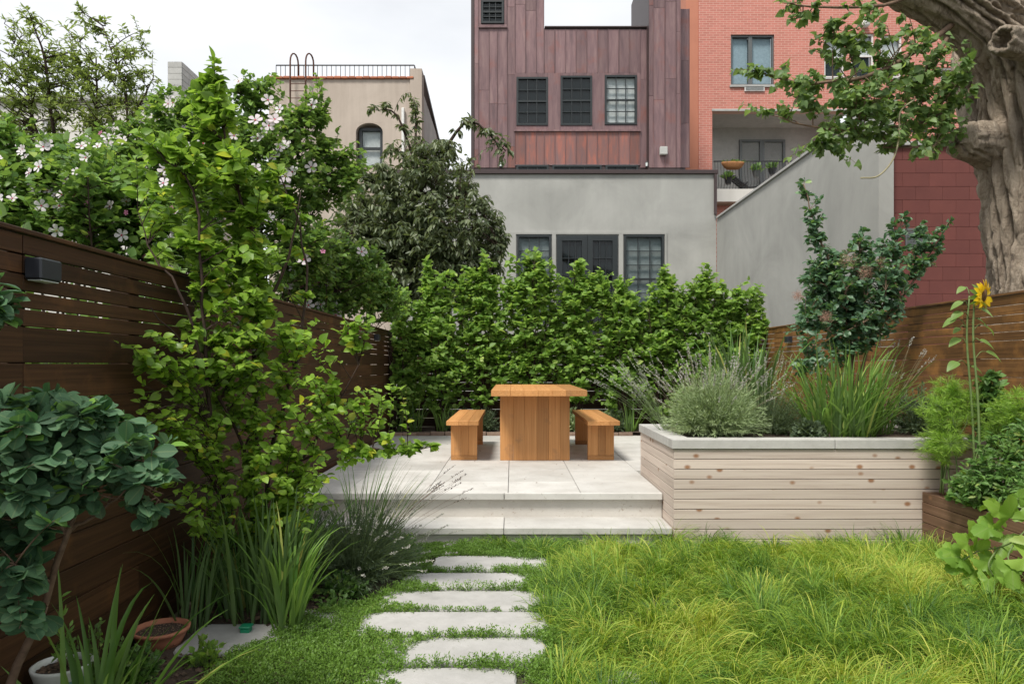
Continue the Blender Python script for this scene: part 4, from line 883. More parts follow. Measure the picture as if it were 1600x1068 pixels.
# smoke bush, front left
envs = [(100, 700, 2.15, 115, 75, .18, 1.2), (40, 730, 2.1, 80, 110, .16), (190, 740, 2.2, 75, 60, .13), (60, 650, 2.1, 80, 45, .15), (60, 800, 2.1, 90, 50, .15, .6), (235, 790, 2.2, 25, 50, .08, .4), (10, 850, 2.05, 45, 90, .12, .7), (20, 1000, 2.0, 35, 60, .1, .35), (200, 700, 2.3, 60, 50, .1, .6)]
sb_ = tuple(pt(-25, 1180, 2.28)); sb_ = (sb_[0], sb_[1], 0)
plant('smoke_bush', 'blue-green round-leaved smoke bush with bare leaning stem at the front left corner', 'shrub', sb_, [(.019, [sb_, pt(30, 1040, 2.25), pt(104, 835, 2.2), pt(120, 740, 2.2)]), (.007, [pt(104, 835, 2.2), pt(60, 780, 2.15), pt(20, 700, 2.1)]), (.007, [pt(104, 835, 2.2), pt(170, 790, 2.2), pt(235, 740, 2.2)])],
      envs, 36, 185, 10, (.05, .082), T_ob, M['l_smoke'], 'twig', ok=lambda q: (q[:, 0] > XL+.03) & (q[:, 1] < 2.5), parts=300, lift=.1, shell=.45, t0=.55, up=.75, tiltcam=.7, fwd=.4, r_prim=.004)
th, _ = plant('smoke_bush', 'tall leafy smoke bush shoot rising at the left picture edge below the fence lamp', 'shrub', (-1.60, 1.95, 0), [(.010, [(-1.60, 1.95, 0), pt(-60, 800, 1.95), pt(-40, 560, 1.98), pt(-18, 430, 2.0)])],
      [(-15, 480, 2.0, 22, 70, .05)], 4, 12, 8, (.05, .085), T_ob, M['l_smoke'], 'twig', ok=lambda q: (q[:, 0] > XL+.03), lift=.05, t0=.2, up=.6, tiltcam=.7)
# rose of Sharon shrubs behind left fence
T_fl = None
def flower_mesh(nm, pm):
    V = []; Fs = []; fm = []
    for k in range(5):
        a = k*2*math.pi/5; b = len(V)
        for (r, w_, z) in ((.12, .04, .03), (.45, .24, .12), (.8, .34, .2), (1, .18, .2)):
            for s in (-1, 1): V.append((r*math.cos(a)-s*w_*math.sin(a), r*math.sin(a)+s*w_*math.cos(a), z+s*.03))
        for j in range(3): Fs.append((b+2*j, b+2*j+2, b+2*j+3, b+2*j+1)); fm.append(0)
    b = len(V)
    for k in range(8): a = k*math.pi/4; V.append((.15*math.cos(a), .15*math.sin(a), .10))
    Fs.append(tuple(b+k for k in range(8))); fm.append(1)
    return mesh(nm, V, Fs, [pm, M['eye']], False, fm)
FW = flower_mesh('flower', M['petal_w']); FP = flower_mesh('flower', M['petal_p'])
def flowers(th, tips, n, size, pfrac=.15, lo=None):
    idx = np.argsort(tips[:, 1]+rng.random(len(tips))*1.5)[:n*2]; idx = rng.permutation(idx)[:n]
    for i in idx:
        p = tips[i]; d = Vector((random.uniform(-.6, .6), -1, random.uniform(-.1, .8))).normalized(); s = size*random.uniform(.7, 1.15)
        pk = random.random() < pfrac
        M_ = Matrix.Translation(Vector(p)+d*.05) @ d.to_track_quat('Z', 'Y').to_matrix().to_4x4() @ Matrix.Rotation(random.random()*6, 4, 'Z') @ Matrix.Scale(s*(.5 if pk else 1), 4)
        obj('flower', FP if pk else FW, th, M=M_)
def upr(base, env, n, hw=.5):
    out = []
    for i in range(n):
        tp = env_sample(env, 1, .8)[0]; b = np.array(base)+rng.normal(size=3)*np.array([.12, .12, 0]); b[2] = 0
        out.append((.018, [b, b*.5+tp*.5+np.array([0, 0, .15])+rng.normal(size=3)*.06, tp]))
    return out
def hib(label, base, env, ntw, nfl, leaf=(.05, .085), fs=.042, **kw):
    th, tips = plant('rose_of_sharon', label, 'flowering shrub', base, upr(base, env, 9), env, 60, ntw, 9, leaf, T_ovs, kw.pop('mat', M['l_hib']), 'twigd', group='flowering shrubs behind the left fence', ok=kw.pop('ok', behindL), lift=.1, shell=.45, t0=.15, **kw)
    flowers(th, tips, nfl, fs)
hib('rose of Sharon covered in white and pink flowers above the lamp on the left fence', (-3.2, 5.0, 0), [(120, 330, 5.0, 150, 95, .6, 1.2), (40, 300, 5.2, 100, 110, .6), (230, 360, 5.0, 90, 70, .4), (150, 260, 5.3, 90, 60, .4, .6), (310, 400, 5.3, 90, 60, .4, .8)], 1500, 120, tiltcam=.3)
hib('tall upright rose of Sharon with few white flowers in front of the beige house', (-2.9, 7.6, 0), [(440, 270, 7.6, 90, 110, .7, 1.2), (390, 190, 7.6, 30, 80, .3), (495, 180, 7.6, 22, 70, .3, .9), (410, 140, 7.6, 40, 30, .3, .6), (530, 270, 7.8, 50, 70, .4, .8), (330, 230, 7.6, 70, 100, .5), (470, 390, 7.6, 80, 70, .5)], 1700, 34, (.05, .085), .07)
hib('low rose of Sharon with white flowers beneath the weeping cherry', (-2.35, 8.6, 0), [(540, 430, 8.6, 70, 75, .5), (590, 470, 9.2, 50, 60, .4), (480, 440, 8.2, 60, 80, .4)], 1000, 34, (.05, .085), .068, tiltcam=.3)
hib('dark green rose of Sharon growing between the sparse tree and the birch top', (-4.6, 7.4, 0), [(200, 270, 7.4, 90, 80, .5), (270, 190, 7.4, 60, 60, .4, .7), (300, 300, 7.4, 60, 90, .4)], 900, 22, (.05, .085), .068, mat=M['l_hib'])
hib('shady rose of Sharon at the far left picture edge behind the fence', (-6.2, 7.5, 0), [(20, 260, 7.5, 90, 80, .5), (-60, 300, 7.3, 90, 110, .5)], 600, 16, (.05, .085), .068)
for yy, xx, lab in ((2.6, -2.35, 'dark privet behind the left fence nearest the camera, seen through the board gaps'), (4.4, -2.4, 'dark privet behind the left fence below the pink flowers'), (6.4, -2.45, 'dark privet behind the middle of the left fence'), (8.8, -2.5, 'dark privet behind the far end of the left fence')):
    dome(lab, (xx, yy, .0), 1.0, 1.95, 1000, 14, M['l_hib'], 'privet_shrub', 'shrub', (.06, .10), T_ovs, ok=lambda q: (q[:, 0] < XL-.14), group=None, wood_='twigd', shell=.4)
# sparse tall tree upper left
bs_ = (-6.3, 9.6, 0)
plant('sparse_tree', 'tall airy tree with thin upright branches against the sky, upper left', 'tree', bs_, [(.045, [bs_, pt(130, 330, 9.6), pt(150, 200, 9.6), pt(150, 90, 9.5)]), (.035, [pt(130, 400, 9.6), pt(60, 220, 9.5), pt(30, 60, 9.5)]), (.035, [pt(130, 380, 9.6), pt(90, 250, 9.5), pt(70, 100, 9.4), pt(45, 20, 9.4)]), (.03, [pt(130, 360, 9.6), pt(190, 220, 9.6), pt(240, 120, 9.6)]), (.03, [pt(135, 360, 9.6), pt(200, 190, 9.6), pt(160, 40, 9.5)])],
      [(120, 110, 9.6, 90, 80, .8), (50, 110, 9.5, 60, 90, .7), (200, 130, 9.6, 60, 90, .6), (140, 190, 9.6, 130, 60, .9), (20, 170, 9.5, 70, 90, .8), (215, 55, 9.6, 18, 35, .3, .7), (48, 30, 9.4, 18, 30, .3, .7), (145, 35, 9.5, 25, 30, .3, .7)], 120, 1050, 9, (.055, .095), T_la, M['l_sparse'], 'twigd', lift=.08, t0=.25, r_prim=.012, r_tw=.004, shell=.6)
# weeping cherry behind the hedge
bc_ = (-2.1, 13.0, 0)
envc = [(640, 400, 13, 120, 90, 1.2, 1.3), (700, 370, 12.8, 95, 90, 1.0), (590, 330, 13, 70, 80, .9), (665, 270, 13, 90, 55, .9), (740, 430, 12.8, 50, 60, .7), (780, 370, 12.8, 22, 35, .3, .7), (560, 400, 13, 60, 80, .8)]
exc = []
for a, b, n_ in (((660, 220, 13), (600, 165, 12.9), 12), ((600, 165, 12.9), (575, 175, 12.9), 5), ((690, 240, 13), (730, 185, 12.9), 14), ((730, 185, 12.9), (800, 235, 12.8), 16), ((650, 200, 13), (640, 150, 13), 8), ((640, 150, 13), (655, 170, 13), 4), ((770, 215, 12.8), (785, 262, 12.8), 6)):
    for t in np.linspace(0, 1, n_): exc.append(pt(*a)*(1-t)+pt(*b)*t+rng.normal(size=3)*.06)
plant('weeping_cherry', 'dark olive weeping cherry with drooping narrow leaves left of the copper house', 'tree', bc_, [(.10, [bc_, pt(630, 450, 13), pt(645, 330, 13), pt(650, 190, 13)]), (.05, [pt(640, 330, 13), pt(690, 240, 13), pt(735, 190, 12.9), pt(790, 235, 12.8)]), (.05, [pt(640, 330, 13), pt(560, 340, 12.8), pt(530, 430, 12.7)]), (.05, [pt(640, 300, 13), pt(740, 320, 12.6), pt(785, 400, 12.6)]), (.03, [pt(650, 260, 13), pt(620, 180, 12.9), pt(585, 172, 12.9)])],
      envc, 110, 3000, 9, (.10, .16), T_la, M['l_cherry'], 'twigd', lift=.25, droop=.15, t0=.25, hang=.75, up=.6, r_prim=.012, r_tw=.004, extra=np.array(exc), ok=behindB, shell=.38)
# hedge of hornbeams
hx = [(622, 470, 9.95), (690, 415, 10.0), (760, 405, 10.05), (830, 400, 10.0), (900, 400, 10.05), (970, 430, 10.0), (1035, 435, 10.05), (1095, 425, 10.0), (1155, 445, 9.95)]
hl = ['leftmost of the hedge trees, in the fence corner', 'second hedge tree from the left, above the left bench', 'hedge tree left of the dining table with a pointed top', 'hedge tree directly behind the dining table, covering the left house window',
      'tall hedge tree in front of the black double doors', 'hedge tree right of the double doors behind the right bench', 'hedge tree in front of the right house window', 'bushy hedge tree above the lavender planter', 'rightmost hedge tree with long twigs against the tall grey wall']
for i, (px, top, Y) in enumerate(hx):
    b_ = P(px, 600, Y); b_.z = PZ; hw = 42; cy = (top+600)/2
    env = [(px, cy+50, Y, hw+14, 92, .34, 1.5), (px, cy-25, Y, hw+2, 72, .30), (px+random.uniform(-12, 12), top+45, Y, 30, 40, .22, .55)]
    sts = [(.013, [b_+Vector((random.uniform(-.08, .08), 0, 0)), pt(px+q*5+random.uniform(-8, 8), 540, Y+random.uniform(-.1, .1)), pt(px+q*12+random.uniform(-8, 8), top+20+abs(q)*14+random.uniform(-18, 25), Y+random.uniform(-.15, .15))]) for q in (-3, -2, -1, 0, 1, 2, 3)]
    exl = []
    for q in range(9):
        x0_ = px+random.uniform(-40, 40); t0_ = top+random.uniform(-22, 45)+abs(x0_-px)*.5; dx_ = random.uniform(-8, 8)
        for t in np.linspace(0, 1, 9): exl.append(pt(x0_+dx_*t, t0_+60-60*t, Y+random.uniform(-.05, .05)))
    exh = np.array(exl)
    plant('hornbeam_tree', hl[i], 'tree', b_, sts, env, 20, 330, 12, (.05, .115), T_ovs, M['l_hedge'], 'twigd', group='row of hedge trees behind the patio', ok=lambda q: (q[:, 1] < YB-.03) & (q[:, 0] > XL+.04) & (q[:, 0] < XR+.1), lift=.08, t0=.25, tiltcam=.45, up=.9, extra=exh, shell=.55, wand=1.5)
# big poplar at the right
def barktube(pts, rad, sides, sub, amp, seed):
    sp_ = smooth_poly(pts, sub); n_ = len(sp_); rr = np.interp(np.linspace(0, 1, n_), np.linspace(0, 1, len(rad)), rad)
    V, Fs = tubegeo(sp_, list(rr), sides, False); V = [Vector(v) for v in V]; L = 0; out_ = []
    for i in range(n_):
        if i: L += float(np.linalg.norm(sp_[i]-sp_[i-1]))
        c_ = Vector(sp_[i])
        for k in range(sides):
            v = V[i*sides+k]; a = 2*math.pi*k/sides; r = rr[i]
            ca, sa = math.cos(a), math.sin(a); nr = max(5, round(2*math.pi*r/.14))
            ww = mnoise.noise(Vector((ca*2.2+seed, sa*2.2, L*1.0)))*1.6+mnoise.noise(Vector((ca*5+seed, sa*5, L*2.2)))*.5
            rid = abs(math.sin(a*nr*.5*1.0*2/2+ww*2.2)); fur = (1-rid)**1.6
            cell = mnoise.noise(Vector((ca*r*16+seed, sa*r*16, L*2.2))); fine = mnoise.noise(Vector((ca*r*40, sa*r*40, L*7)))
            brk = max(0, 1-abs(mnoise.noise(Vector((ca*r*6, sa*r*6+seed, L*4.5))))*9)*.22
            big = mnoise.noise(Vector((ca*1.2+seed, sa*1.2, L*.8)))
            h = amp*(-fur*1.1*(.6+.8*(cell+.5))-brk*.6+cell*.55+fine*.22)+big*.05
            out_.append(c_+(v-c_).normalized()*(r+h))
    return out_, Fs
bp_ = (5.62, 7.0, 0)
pp = thing('poplar_tree', 'huge old poplar with deeply furrowed bark leaning in at the right picture edge', 'tree', bp_)
V, Fs = barktube([(5.68, 7.0, -.1), pt(1652, 560, 7), pt(1655, 460, 7), pt(1645, 330, 7), pt(1632, 200, 7), pt(1626, 90, 7), pt(1650, -60, 7.1), pt(1690, -200, 7.2)], [.80, .66, .61, .59, .585, .56, .52, .5], 340, 60, .11, 2)
obj('trunk', mesh('trunk', [v-Vector(bp_) for v in V], Fs, M['bark'], True), pp, bp_)
V, Fs = barktube([pt(1640, 190, 7), pt(1585, 70, 6.9), pt(1500, 0, 6.8), pt(1420, -45, 6.7), pt(1300, -110, 6.6), pt(1150, -200, 6.5)], [.46, .40, .33, .30, .24, .15], 200, 44, .075, 9)
obj('limb', mesh('limb', [v-Vector(bp_) for v in V], Fs, M['bark'], True), pp, bp_)
V, Fs = barktube([pt(1640, 60, 6.75), pt(1600, 66, 6.4), pt(1566, 60, 6.22)], [.22, .15, .12], 40, 12, .022, 4)
# hollow end
n0 = len(V); last = V[-40:]; cN = sum(last, Vector())/40; dirn = (cN-sum(V[-80:-40], Vector())/40).normalized()
V += [cN+(v-cN)*random.uniform(.66, .8)+dirn*random.uniform(-.01, .02) for v in last]+[cN+(v-cN)*.55-dirn*.16 for v in last]
for k in range(40):
    k2 = (k+1) % 40; Fs.append((n0-40+k, n0-40+k2, n0+k2, n0+k)); Fs.append((n0+k, n0+k2, n0+40+k2, n0+40+k))
Fs.append(tuple(n0+40+k for k in range(40))); obj('cut_stub', mesh('stub', [v-Vector(bp_) for v in V], Fs, M['bark'], True), pp, bp_)
V, Fs = barktube([pt(1580, 235, 7.1), pt(1535, 225, 7.0), pt(1505, 222, 6.9), pt(1496, 224, 6.85)], [.30, .21, .17, .01], 60, 14, .03, 6); obj('knot', mesh('knot', [v-Vector(bp_) for v in V], Fs, M['bark'], True), pp, bp_)
V, Fs = barktube([pt(1530, 225, 7.2), pt(1512, 170, 7.4), pt(1502, 110, 7.5), pt(1506, 40, 7.6)], [.14, .10, .085, .06], 20, 8, .015, 6); obj('branch', mesh('branch', [v-Vector(bp_) for v in V], Fs, M['bark'], True), pp, bp_)
envp = [(1420, 110, 6.6, 90, 80, .5, 1.2), (1330, 150, 6.5, 80, 55, .4), (1250, 130, 6.5, 60, 30, .3, .8), (1230, 175, 6.5, 55, 14, .25, .5), (1370, 210, 6.6, 90, 35, .4), (1460, 180, 6.7, 50, 50, .4), (1300, 220, 6.4, 50, 25, .25, .7), (1320, 60, 6.5, 60, 40, .3, .8), (1260, 12, 6.4, 40, 18, .25, .8), (1430, 240, 6.6, 40, 18, .3, .4), (1180, 110, 6.5, 25, 14, .2, .5), (1355, 15, 6.5, 60, 20, .3, .4), (1490, 130, 6.7, 40, 60, .3, .8), (1480, 215, 6.8, 40, 30, .3, .5)]
exq = []
for a, b, n_ in (((1260, 160, 6.5), (1160, 178, 6.4), 8), ((1240, 120, 6.5), (1152, 108, 6.4), 8), ((1290, 220, 6.4), (1232, 240, 6.4), 7), ((1330, 230, 6.4), (1336, 262, 6.4), 5), ((1300, 20, 6.4), (1222, 5, 6.3), 6)):
    for t in np.linspace(0, 1, n_): exq.append(pt(*a)*(1-t)+pt(*b)*t+rng.normal(size=3)*.04)
lims = [(.03, [pt(1500, 30, 6.8), pt(1430, 80, 6.6), pt(1350, 120, 6.5), pt(1250, 130, 6.5), pt(1180, 110, 6.5)]), (.025, [pt(1520, 140, 6.9), pt(1450, 190, 6.7), pt(1370, 200, 6.6), pt(1280, 200, 6.5), pt(1200, 178, 6.45)]), (.02, [pt(1440, -10, 6.7), pt(1360, 10, 6.5), pt(1270, 10, 6.4), pt(1225, 5, 6.3)]), (.02, [pt(1480, 60, 6.7), pt(1420, 150, 6.6), pt(1380, 230, 6.6)])]
plp, _ = plant('poplar_branch', 'leafy poplar boughs hanging from the big limb in front of the brick building', 'branch', tuple(pt(1500, 30, 6.8)), lims, envp, 60, 600, 7, (.035, .092), T_he, M['l_poplar'], 'twig', extra=np.array(exq), parts=300, hang=.4, up=.7, tiltcam=.6, lift=.1, droop=.0, t0=.25, shell=.55, fwd=.5, trunkname='bough')
for ch_ in [o for o in bpy.data.objects if o.parent == plp]:            # the boughs belong to the tree itself
    Mw = WM[ch_.name]; ch_.parent = pp; ch_.matrix_basis = WM[pp.name].inverted() @ Mw
bpy.data.objects.remove(plp)
mb = MB(); mb.tube(smooth_poly([pt(1430, 155, 6.4), pt(1407, 175, 6.4), pt(1405, 215, 6.4), pt(1395, 250, 6.4), pt(1372, 275, 6.4), pt(1345, 278, 6.4)], 6), .008, 6); mb.build('dead_twig', M['straw'], pp, bp_, True)
#==BEDS==
# left bed: iris clumps, lavender, pots
inL = lambda x, y: x > XL+.02
strap_clump('iris_clump', 'tall dark green iris clump growing at the foot of the birch', 'iris', (-1.34, 3.62, .01), 130, (.45, .78), M['l_strapd'], .022, .2, (.02, .5), (.1, 1.2), ok=inL)
strap_clump('daylily_clump', 'bright green daylily clump with arching leaves behind the small green box', 'daylily', (-1.13, 3.42, .01), 50, (.36, .66), M['l_strap'], .019, .06, (.03, .5), (.3, 1.9), ok=inL)
strap_clump('iris_clump', 'iris clump between terracotta bowl and left fence', 'iris', (-1.60, 3.42, .01), 50, (.45, .7), M['l_strapd'], .015, .08, (.02, .5), (.1, 1.2), ok=inL)
strap_clump('daylily_clump', 'large arching daylily leaves in the very front left beside the white pot', 'daylily', (-1.43, 2.32, 0), 46, (.4, .72), M['l_strap'], .026, .12, (.05, .8), (.2, 1.3), ok=inL)
lok = lambda q: (q[:, 0] > XL+.03)
th = dome('dark grey-green lavender bush sprawling beside the stepping stones left of the steps', (-1.0, 4.28, .0), .48, .44, 850, 26, M['l_lavd'], leaf=(.03, .05), ok=lok)
spikes(th, (-1.0, 4.2, .05), 55, (.4, .66), (.3, 1.25), M['f_lav'], M['twigg'], (-1.4, 1.0), .012, .16, 22, .15, .2)
th = dome('low lavender bush filling the bed behind the dark grey-green one, against the steps', (-1.45, 4.7, 0), .32, .4, 420, 24, M['l_lavd'], leaf=(.03, .05), ok=lok)
th = strap_clump('ornamental_grass', 'wiry grass leaning over the pale steps with dark seed heads', 'grass', (-1.05, 4.72, .0), 90, (.5, .82), M['l_strapd'], .007, .12, (.15, .8), (.2, .9), azr=(-1.0, 2.4), ok=inL)
spikes(th, (-1.0, 4.6, .05), 14, (.65, .9), (.75, 1.0), M['twigd'], M['twig'], (-.35, .35), .010, .13, 22, .05, .05)
th = dome('small herb with fine scalloped leaves at the edge of the thyme', (-.96, 3.72, .0), .11, .1, 60, 5, M['l_veg'], 'herb_plant', 'herb', (.02, .03), T_ovs)
th = dome('pale yellow-green seedling between terracotta bowl and stone slab', (-1.35, 3.02, .0), .10, .13, 40, 5, M['l_squash'], 'herb_plant', 'herb', (.025, .04), T_ovs)
th = dome('dark low evergreen shrublet against the left fence at the picture edge', (-1.62, 2.62, .0), .16, .34, 160, 14, M['l_hib'], 'evergreen_shrub', 'shrub', (.015, .025), T_sm, ok=lok)
th = dome('dark small-leaved groundcover shrub under the birch stems', (-1.52, 4.05, .0), .26, .42, 260, 12, M['l_hib'], 'evergreen_shrub', 'shrub', (.03, .05), T_ovs, ok=lok)
for (x, y, r_, h, lab, mt) in ((-.98, 3.95, .16, .14, 'low leafy weed at the foot of the sprawling lavender', 'l_veg'), (-1.25, 3.85, .18, .2, 'low dark groundcover between iris and lavender', 'l_hib'), (-1.6, 2.85, .13, .16, 'small green seedlings beside the terracotta bowl', 'l_veg'), (-.78, 4.74, .22, .16, 'low green tuft at the left foot of the stone steps', 'l_veg'), (-1.5, 2.25, .16, .2, 'low leafy plant in the bottom left corner', 'l_hib')):
    dome(lab, (x, y, .0), r_, h, 170, 9, M[mt], 'low_plant', 'plant', (.018, .034), T_ovs, ok=lok)
def lathe(mb, c, prof, n=40, m=0):
    V = []; Fs = []
    for (r, z) in prof:
        for k in range(n): a = 2*math.pi*k/n; V.append((c[0]+r*math.cos(a), c[1]+r*math.sin(a), c[2]+z))
    for j in range(len(prof)-1):
        for k in range(n): k2 = (k+1) % n; Fs.append((j*n+k, j*n+k2, (j+1)*n+k2, (j+1)*n+k))
    mb.add(V, Fs, m)
def chips(th, c, r, n, nm='mulch', mat='chip', sz=(.008, .02)):
    a = rng.random(n)*6.28; rr = np.sqrt(rng.random(n))*r; O = np.stack([c[0]+np.cos(a)*rr, c[1]+np.sin(a)*rr, c[2]+.002+rng.random(n)*.006], 1)
    obj(nm, inst_mesh(nm, T_sm, O, rng.normal(size=(n, 3))*np.array([1, 1, .3]), rng.normal(size=(n, 3))*.4+np.array([0, 0, 1]), sz[0]+(sz[1]-sz[0])*rng.random(n), M[mat], c), th, c, kind='stuff')
c_ = (-1.70+.22, 2.86, 0)
c_ = (-1.655, 3.22, .0); tb = thing('terracotta_bowl', 'round terracotta bowl of bare potting soil in front of the iris', 'plant pot', c_)
mb = MB(); lathe(mb, c_, [(.0, .0), (.075, .0), (.105, .06), (.118, .09), (.125, .09), (.128, .105), (.116, .107), (.108, .085)]); mb.build('bowl', M['terra'], tb, c_, True)
mb = MB(); lathe(mb, c_, [(.109, .084), (.05, .09), (.0, .088)]); mb.build('soil', M['soil'], tb, c_, True); chips(tb, (c_[0], c_[1], .088), .10, 260, sz=(.004, .010))
c_ = (-1.66, 2.52, .05); tb = thing('glazed_pot', 'white and turquoise glazed pot with brown mulch at the bottom left corner', 'plant pot', c_)
mb = MB(); lathe(mb, c_, [(.0, -.06), (.05, -.06), (.075, .04), (.09, .15)]); mb.build('pot_body', M['glazeg'], tb, c_, True)
mb = MB(); lathe(mb, c_, [(.0905, .15), (.10, .18), (.102, .19), (.092, .192), (.085, .17)]); mb.build('rim', M['glaze'], tb, c_, True)
mb = MB(); lathe(mb, c_, [(.086, .168), (.05, .174), (.0, .172)]); mb.build('soil', M['soil'], tb, c_, True); chips(tb, (c_[0], c_[1], .22), .075, 200)
th = dome('dry seedling stalks standing in the white glazed pot', (c_[0], c_[1], .23), .04, .3, 16, 4, M['l_strap'], 'seedling', 'seedling', (.02, .04), T_la)
cg = P(388, 990, 3.5); cg.z = 0
gb = thing('green_box', 'small bright green plastic box sitting in the mulch below the daylily', 'box', (-1.31, 3.36, 0))
block('box_body', -1.333, -1.287, 3.34, 3.386, .0, .05, M['greenpl'], gb, .004); block('box_lid', -1.337, -1.283, 3.336, 3.39, .051, .06, M['greenpl'], gb, .003)
mc = thing('bark_mulch', 'brown bark mulch spread over the soil of the left bed', 'mulch', (-1.4, 3.4, .01)); mc['kind'] = 'stuff'
n_ = 5200; O = np.stack([-1.77+rng.random(n_)*.85, 2.2+rng.random(n_)*2.7, .012+.03*rng.random(n_)], 1); O = O[~((O[:, 0] > -1.58) & (O[:, 1] > 3.08) & (O[:, 1] < 3.47))]; n_ = len(O); obj('chips', inst_mesh('chips', T_sm, O, rng.normal(size=(n_, 3))*np.array([1, 1, .3]), rng.normal(size=(n_, 3))*.5+np.array([0, 0, 1]), .012+.022*rng.random(n_), M['chip'], (-1.4, 3.4, .01)), mc, (-1.4, 3.4, .01), kind='stuff')
# back bed plants
for i, (px, lab) in enumerate(((650, 'strap-leaved clump in the back bed at the fence corner, left of the left bench'), (690, 'pale green strap-leaved clump just left of the left bench'), (985, 'strap-leaved clump beside the right bench and planter'), (622, 'short strap-leaved tuft in the darkest fence corner'))):
    b_ = P(px, 678, 9.85); b_.z = PZ+.03; strap_clump('daylily_clump', lab, 'daylily', b_, 26, (.35, .6), M['l_strap'] if i != 3 else M['l_strapd'], .02, .08, (.05, .6), (.3, 1.6), ok=lambda x, y: x > XL+.03 and y < YB)
bls = ['low feathery shrub behind the left bench legs', 'low feathery shrub between left bench and table', 'low feathery shrub behind the right bench', 'low feathery shrub at the right end of the back bed', 'grey-green tuft peeping between table and right bench', 'low dark tuft in the middle of the back bed behind the table']
for px, lab, mt in zip((718, 758, 940, 960, 890, 830), bls, ('l_lavd', 'l_lavd', 'l_lav', 'l_lavd', 'l_lav', 'l_lavd')):
    b_ = P(px, 678, 9.95); b_.z = PZ+.03; dome(lab, tuple(b_), .24, .36, 170, 16, M[mt], 'low_shrub', 'shrub', (.03, .055), T_lat, ok=lambda q: q[:, 1] < YB-.02)
# planter plants
zp = .77
th = dome('rounded grey-green lavender bush at the left corner of the pale planter', (1.60, 5.40, zp), .42, .50, 1500, 24, M['l_lav'], leaf=(.028, .05), ok=lambda q: (q[:, 1] > 5.03) & ((q[:, 0] > 1.2) | (q[:, 2] > .9)))
spikes(th, (1.6, 5.55, zp), 110, (.5, .78), (.1, .95), M['f_lav'], M['straw'], (0, 6.28), .013, .22, 26, .03, .15)
spikes(th, (1.35, 5.7, zp), 40, (.5, .8), (.4, 1.0), M['f_lav'], M['l_lav'], (2.4, 4.0), .011, .22, 26, .0, .1)
th = dome('second lavender bush growing behind, between rounded lavender and daylily clump', (2.15, 5.62, zp), .34, .42, 600, 24, M['l_lavd'], leaf=(.02, .036), ok=lambda q: (q[:, 1] > 5.03))
spikes(th, (2.1, 5.7, zp), 60, (.4, .75), (.0, .8), M['f_lav'], M['l_lav'], (0, 6.28), .011, .2, 24, .03, .2)
strap_clump('iris_clump', 'upright dark iris leaves rising behind the lavender bush', 'iris', (1.98, 5.85, zp), 90, (.6, 1.05), M['l_strapd'], .028, .15, (.02, .5), (.1, .9))
strap_clump('daylily_clump', 'large bright daylily clump in the middle of the planter', 'daylily', (2.62, 5.45, zp), 230, (.45, .85), M['l_strap'], .021, .26, (.02, .85), (.1, 1.9))
strap_clump('daylily_clump', 'smaller daylily clump at the right of the planter beside the dill', 'daylily', (3.0, 5.6, zp), 60, (.4, .7), M['l_strap'], .014, .12, (.05, .8), (.3, 1.6), ok=lambda x, y: x < XR-.02)
for (x, y, r, h, lab) in ((2.95, 5.95, .3, .35, 'dark low shrub under the planter smoke bush'), (3.3, 5.5, .26, .4, 'dark low shrub between daylilies and dill'), (2.3, 5.3, .12, .12, 'tiny leafy weed near the coping, left of the large daylily clump')):
    dome(lab, (x, y, zp), r, h, 260, 14, M['l_lavd'], 'low_shrub', 'shrub', (.025, .05), T_lat if r > .2 else T_ovs, ok=lambda q: (q[:, 0] < XR-.02) & (q[:, 1] > 5.02))
sp_ = thing('dry_flower_stalks', 'dry upright flower stalks with pale seed heads against the orange fence', 'flower stalks', (3.1, 5.9, zp)); spikes(sp_, (3.15, 5.9, zp), 16, (.55, .85), (.1, .6), M['f_lav'], M['straw'], (-1, 1), .014, .12, 20, .0, .1)
b_ = (2.98, 6.0, zp)
env2 = [(1328, 470, 6.0, 84, 78, .35, 2.6), (1300, 430, 6.0, 50, 60, .3), (1375, 430, 6.0, 50, 60, .3), (1275, 370, 6.0, 16, 80, .08, .9), (1345, 390, 6.0, 20, 45, .12, .5), (1400, 400, 6.0, 20, 60, .12, .8), (1440, 395, 6.0, 22, 55, .12, .8), (1470, 370, 6.0, 18, 30, .08, .5), (1260, 510, 5.9, 30, 45, .2, .8), (1330, 540, 5.9, 60, 30, .25, .6), (1265, 570, 5.8, 35, 35, .2, .8)]
ex2 = []
for a, b, n_ in (((1295, 430, 6), (1256, 285, 6), 26), ((1390, 440, 6), (1412, 335, 6), 16), ((1420, 450, 6), (1482, 345, 6), 16), ((1350, 420, 6), (1346, 365, 6), 8), ((1420, 440, 6), (1440, 350, 6), 10)):
    for t in np.linspace(0, 1, n_): ex2.append(pt(*a)*(1-t)+pt(*b)*t+rng.normal(size=3)*.022)
th, _ = plant('smoke_bush', 'round blue-green smoke bush with tall shoots in the planter before the red wall', 'shrub', b_, [(.02, [b_, pt(1330, 560, 6), pt(1310, 450, 6), pt(1280, 370, 6), pt(1256, 288, 6)]), (.018, [b_, pt(1350, 560, 6), pt(1380, 460, 6), pt(1410, 340, 6)]), (.014, [pt(1365, 520, 6), pt(1420, 450, 6), pt(1480, 350, 6)]), (.014, [b_, pt(1320, 540, 5.9), pt(1260, 500, 5.9)]), (.014, [b_, pt(1335, 520, 6), pt(1345, 370, 6)])],
      env2, 60, 820, 9, (.04, .072), T_obs, M['l_smoke2'], 'twig', parts=300, extra=np.array(ex2), lift=.1, up=.7, tiltcam=.6, shell=.5, t0=.3, fwd=.5, ok=lambda q: (q[:, 0] < XR-.03) | (q[:, 2] > 1.95))
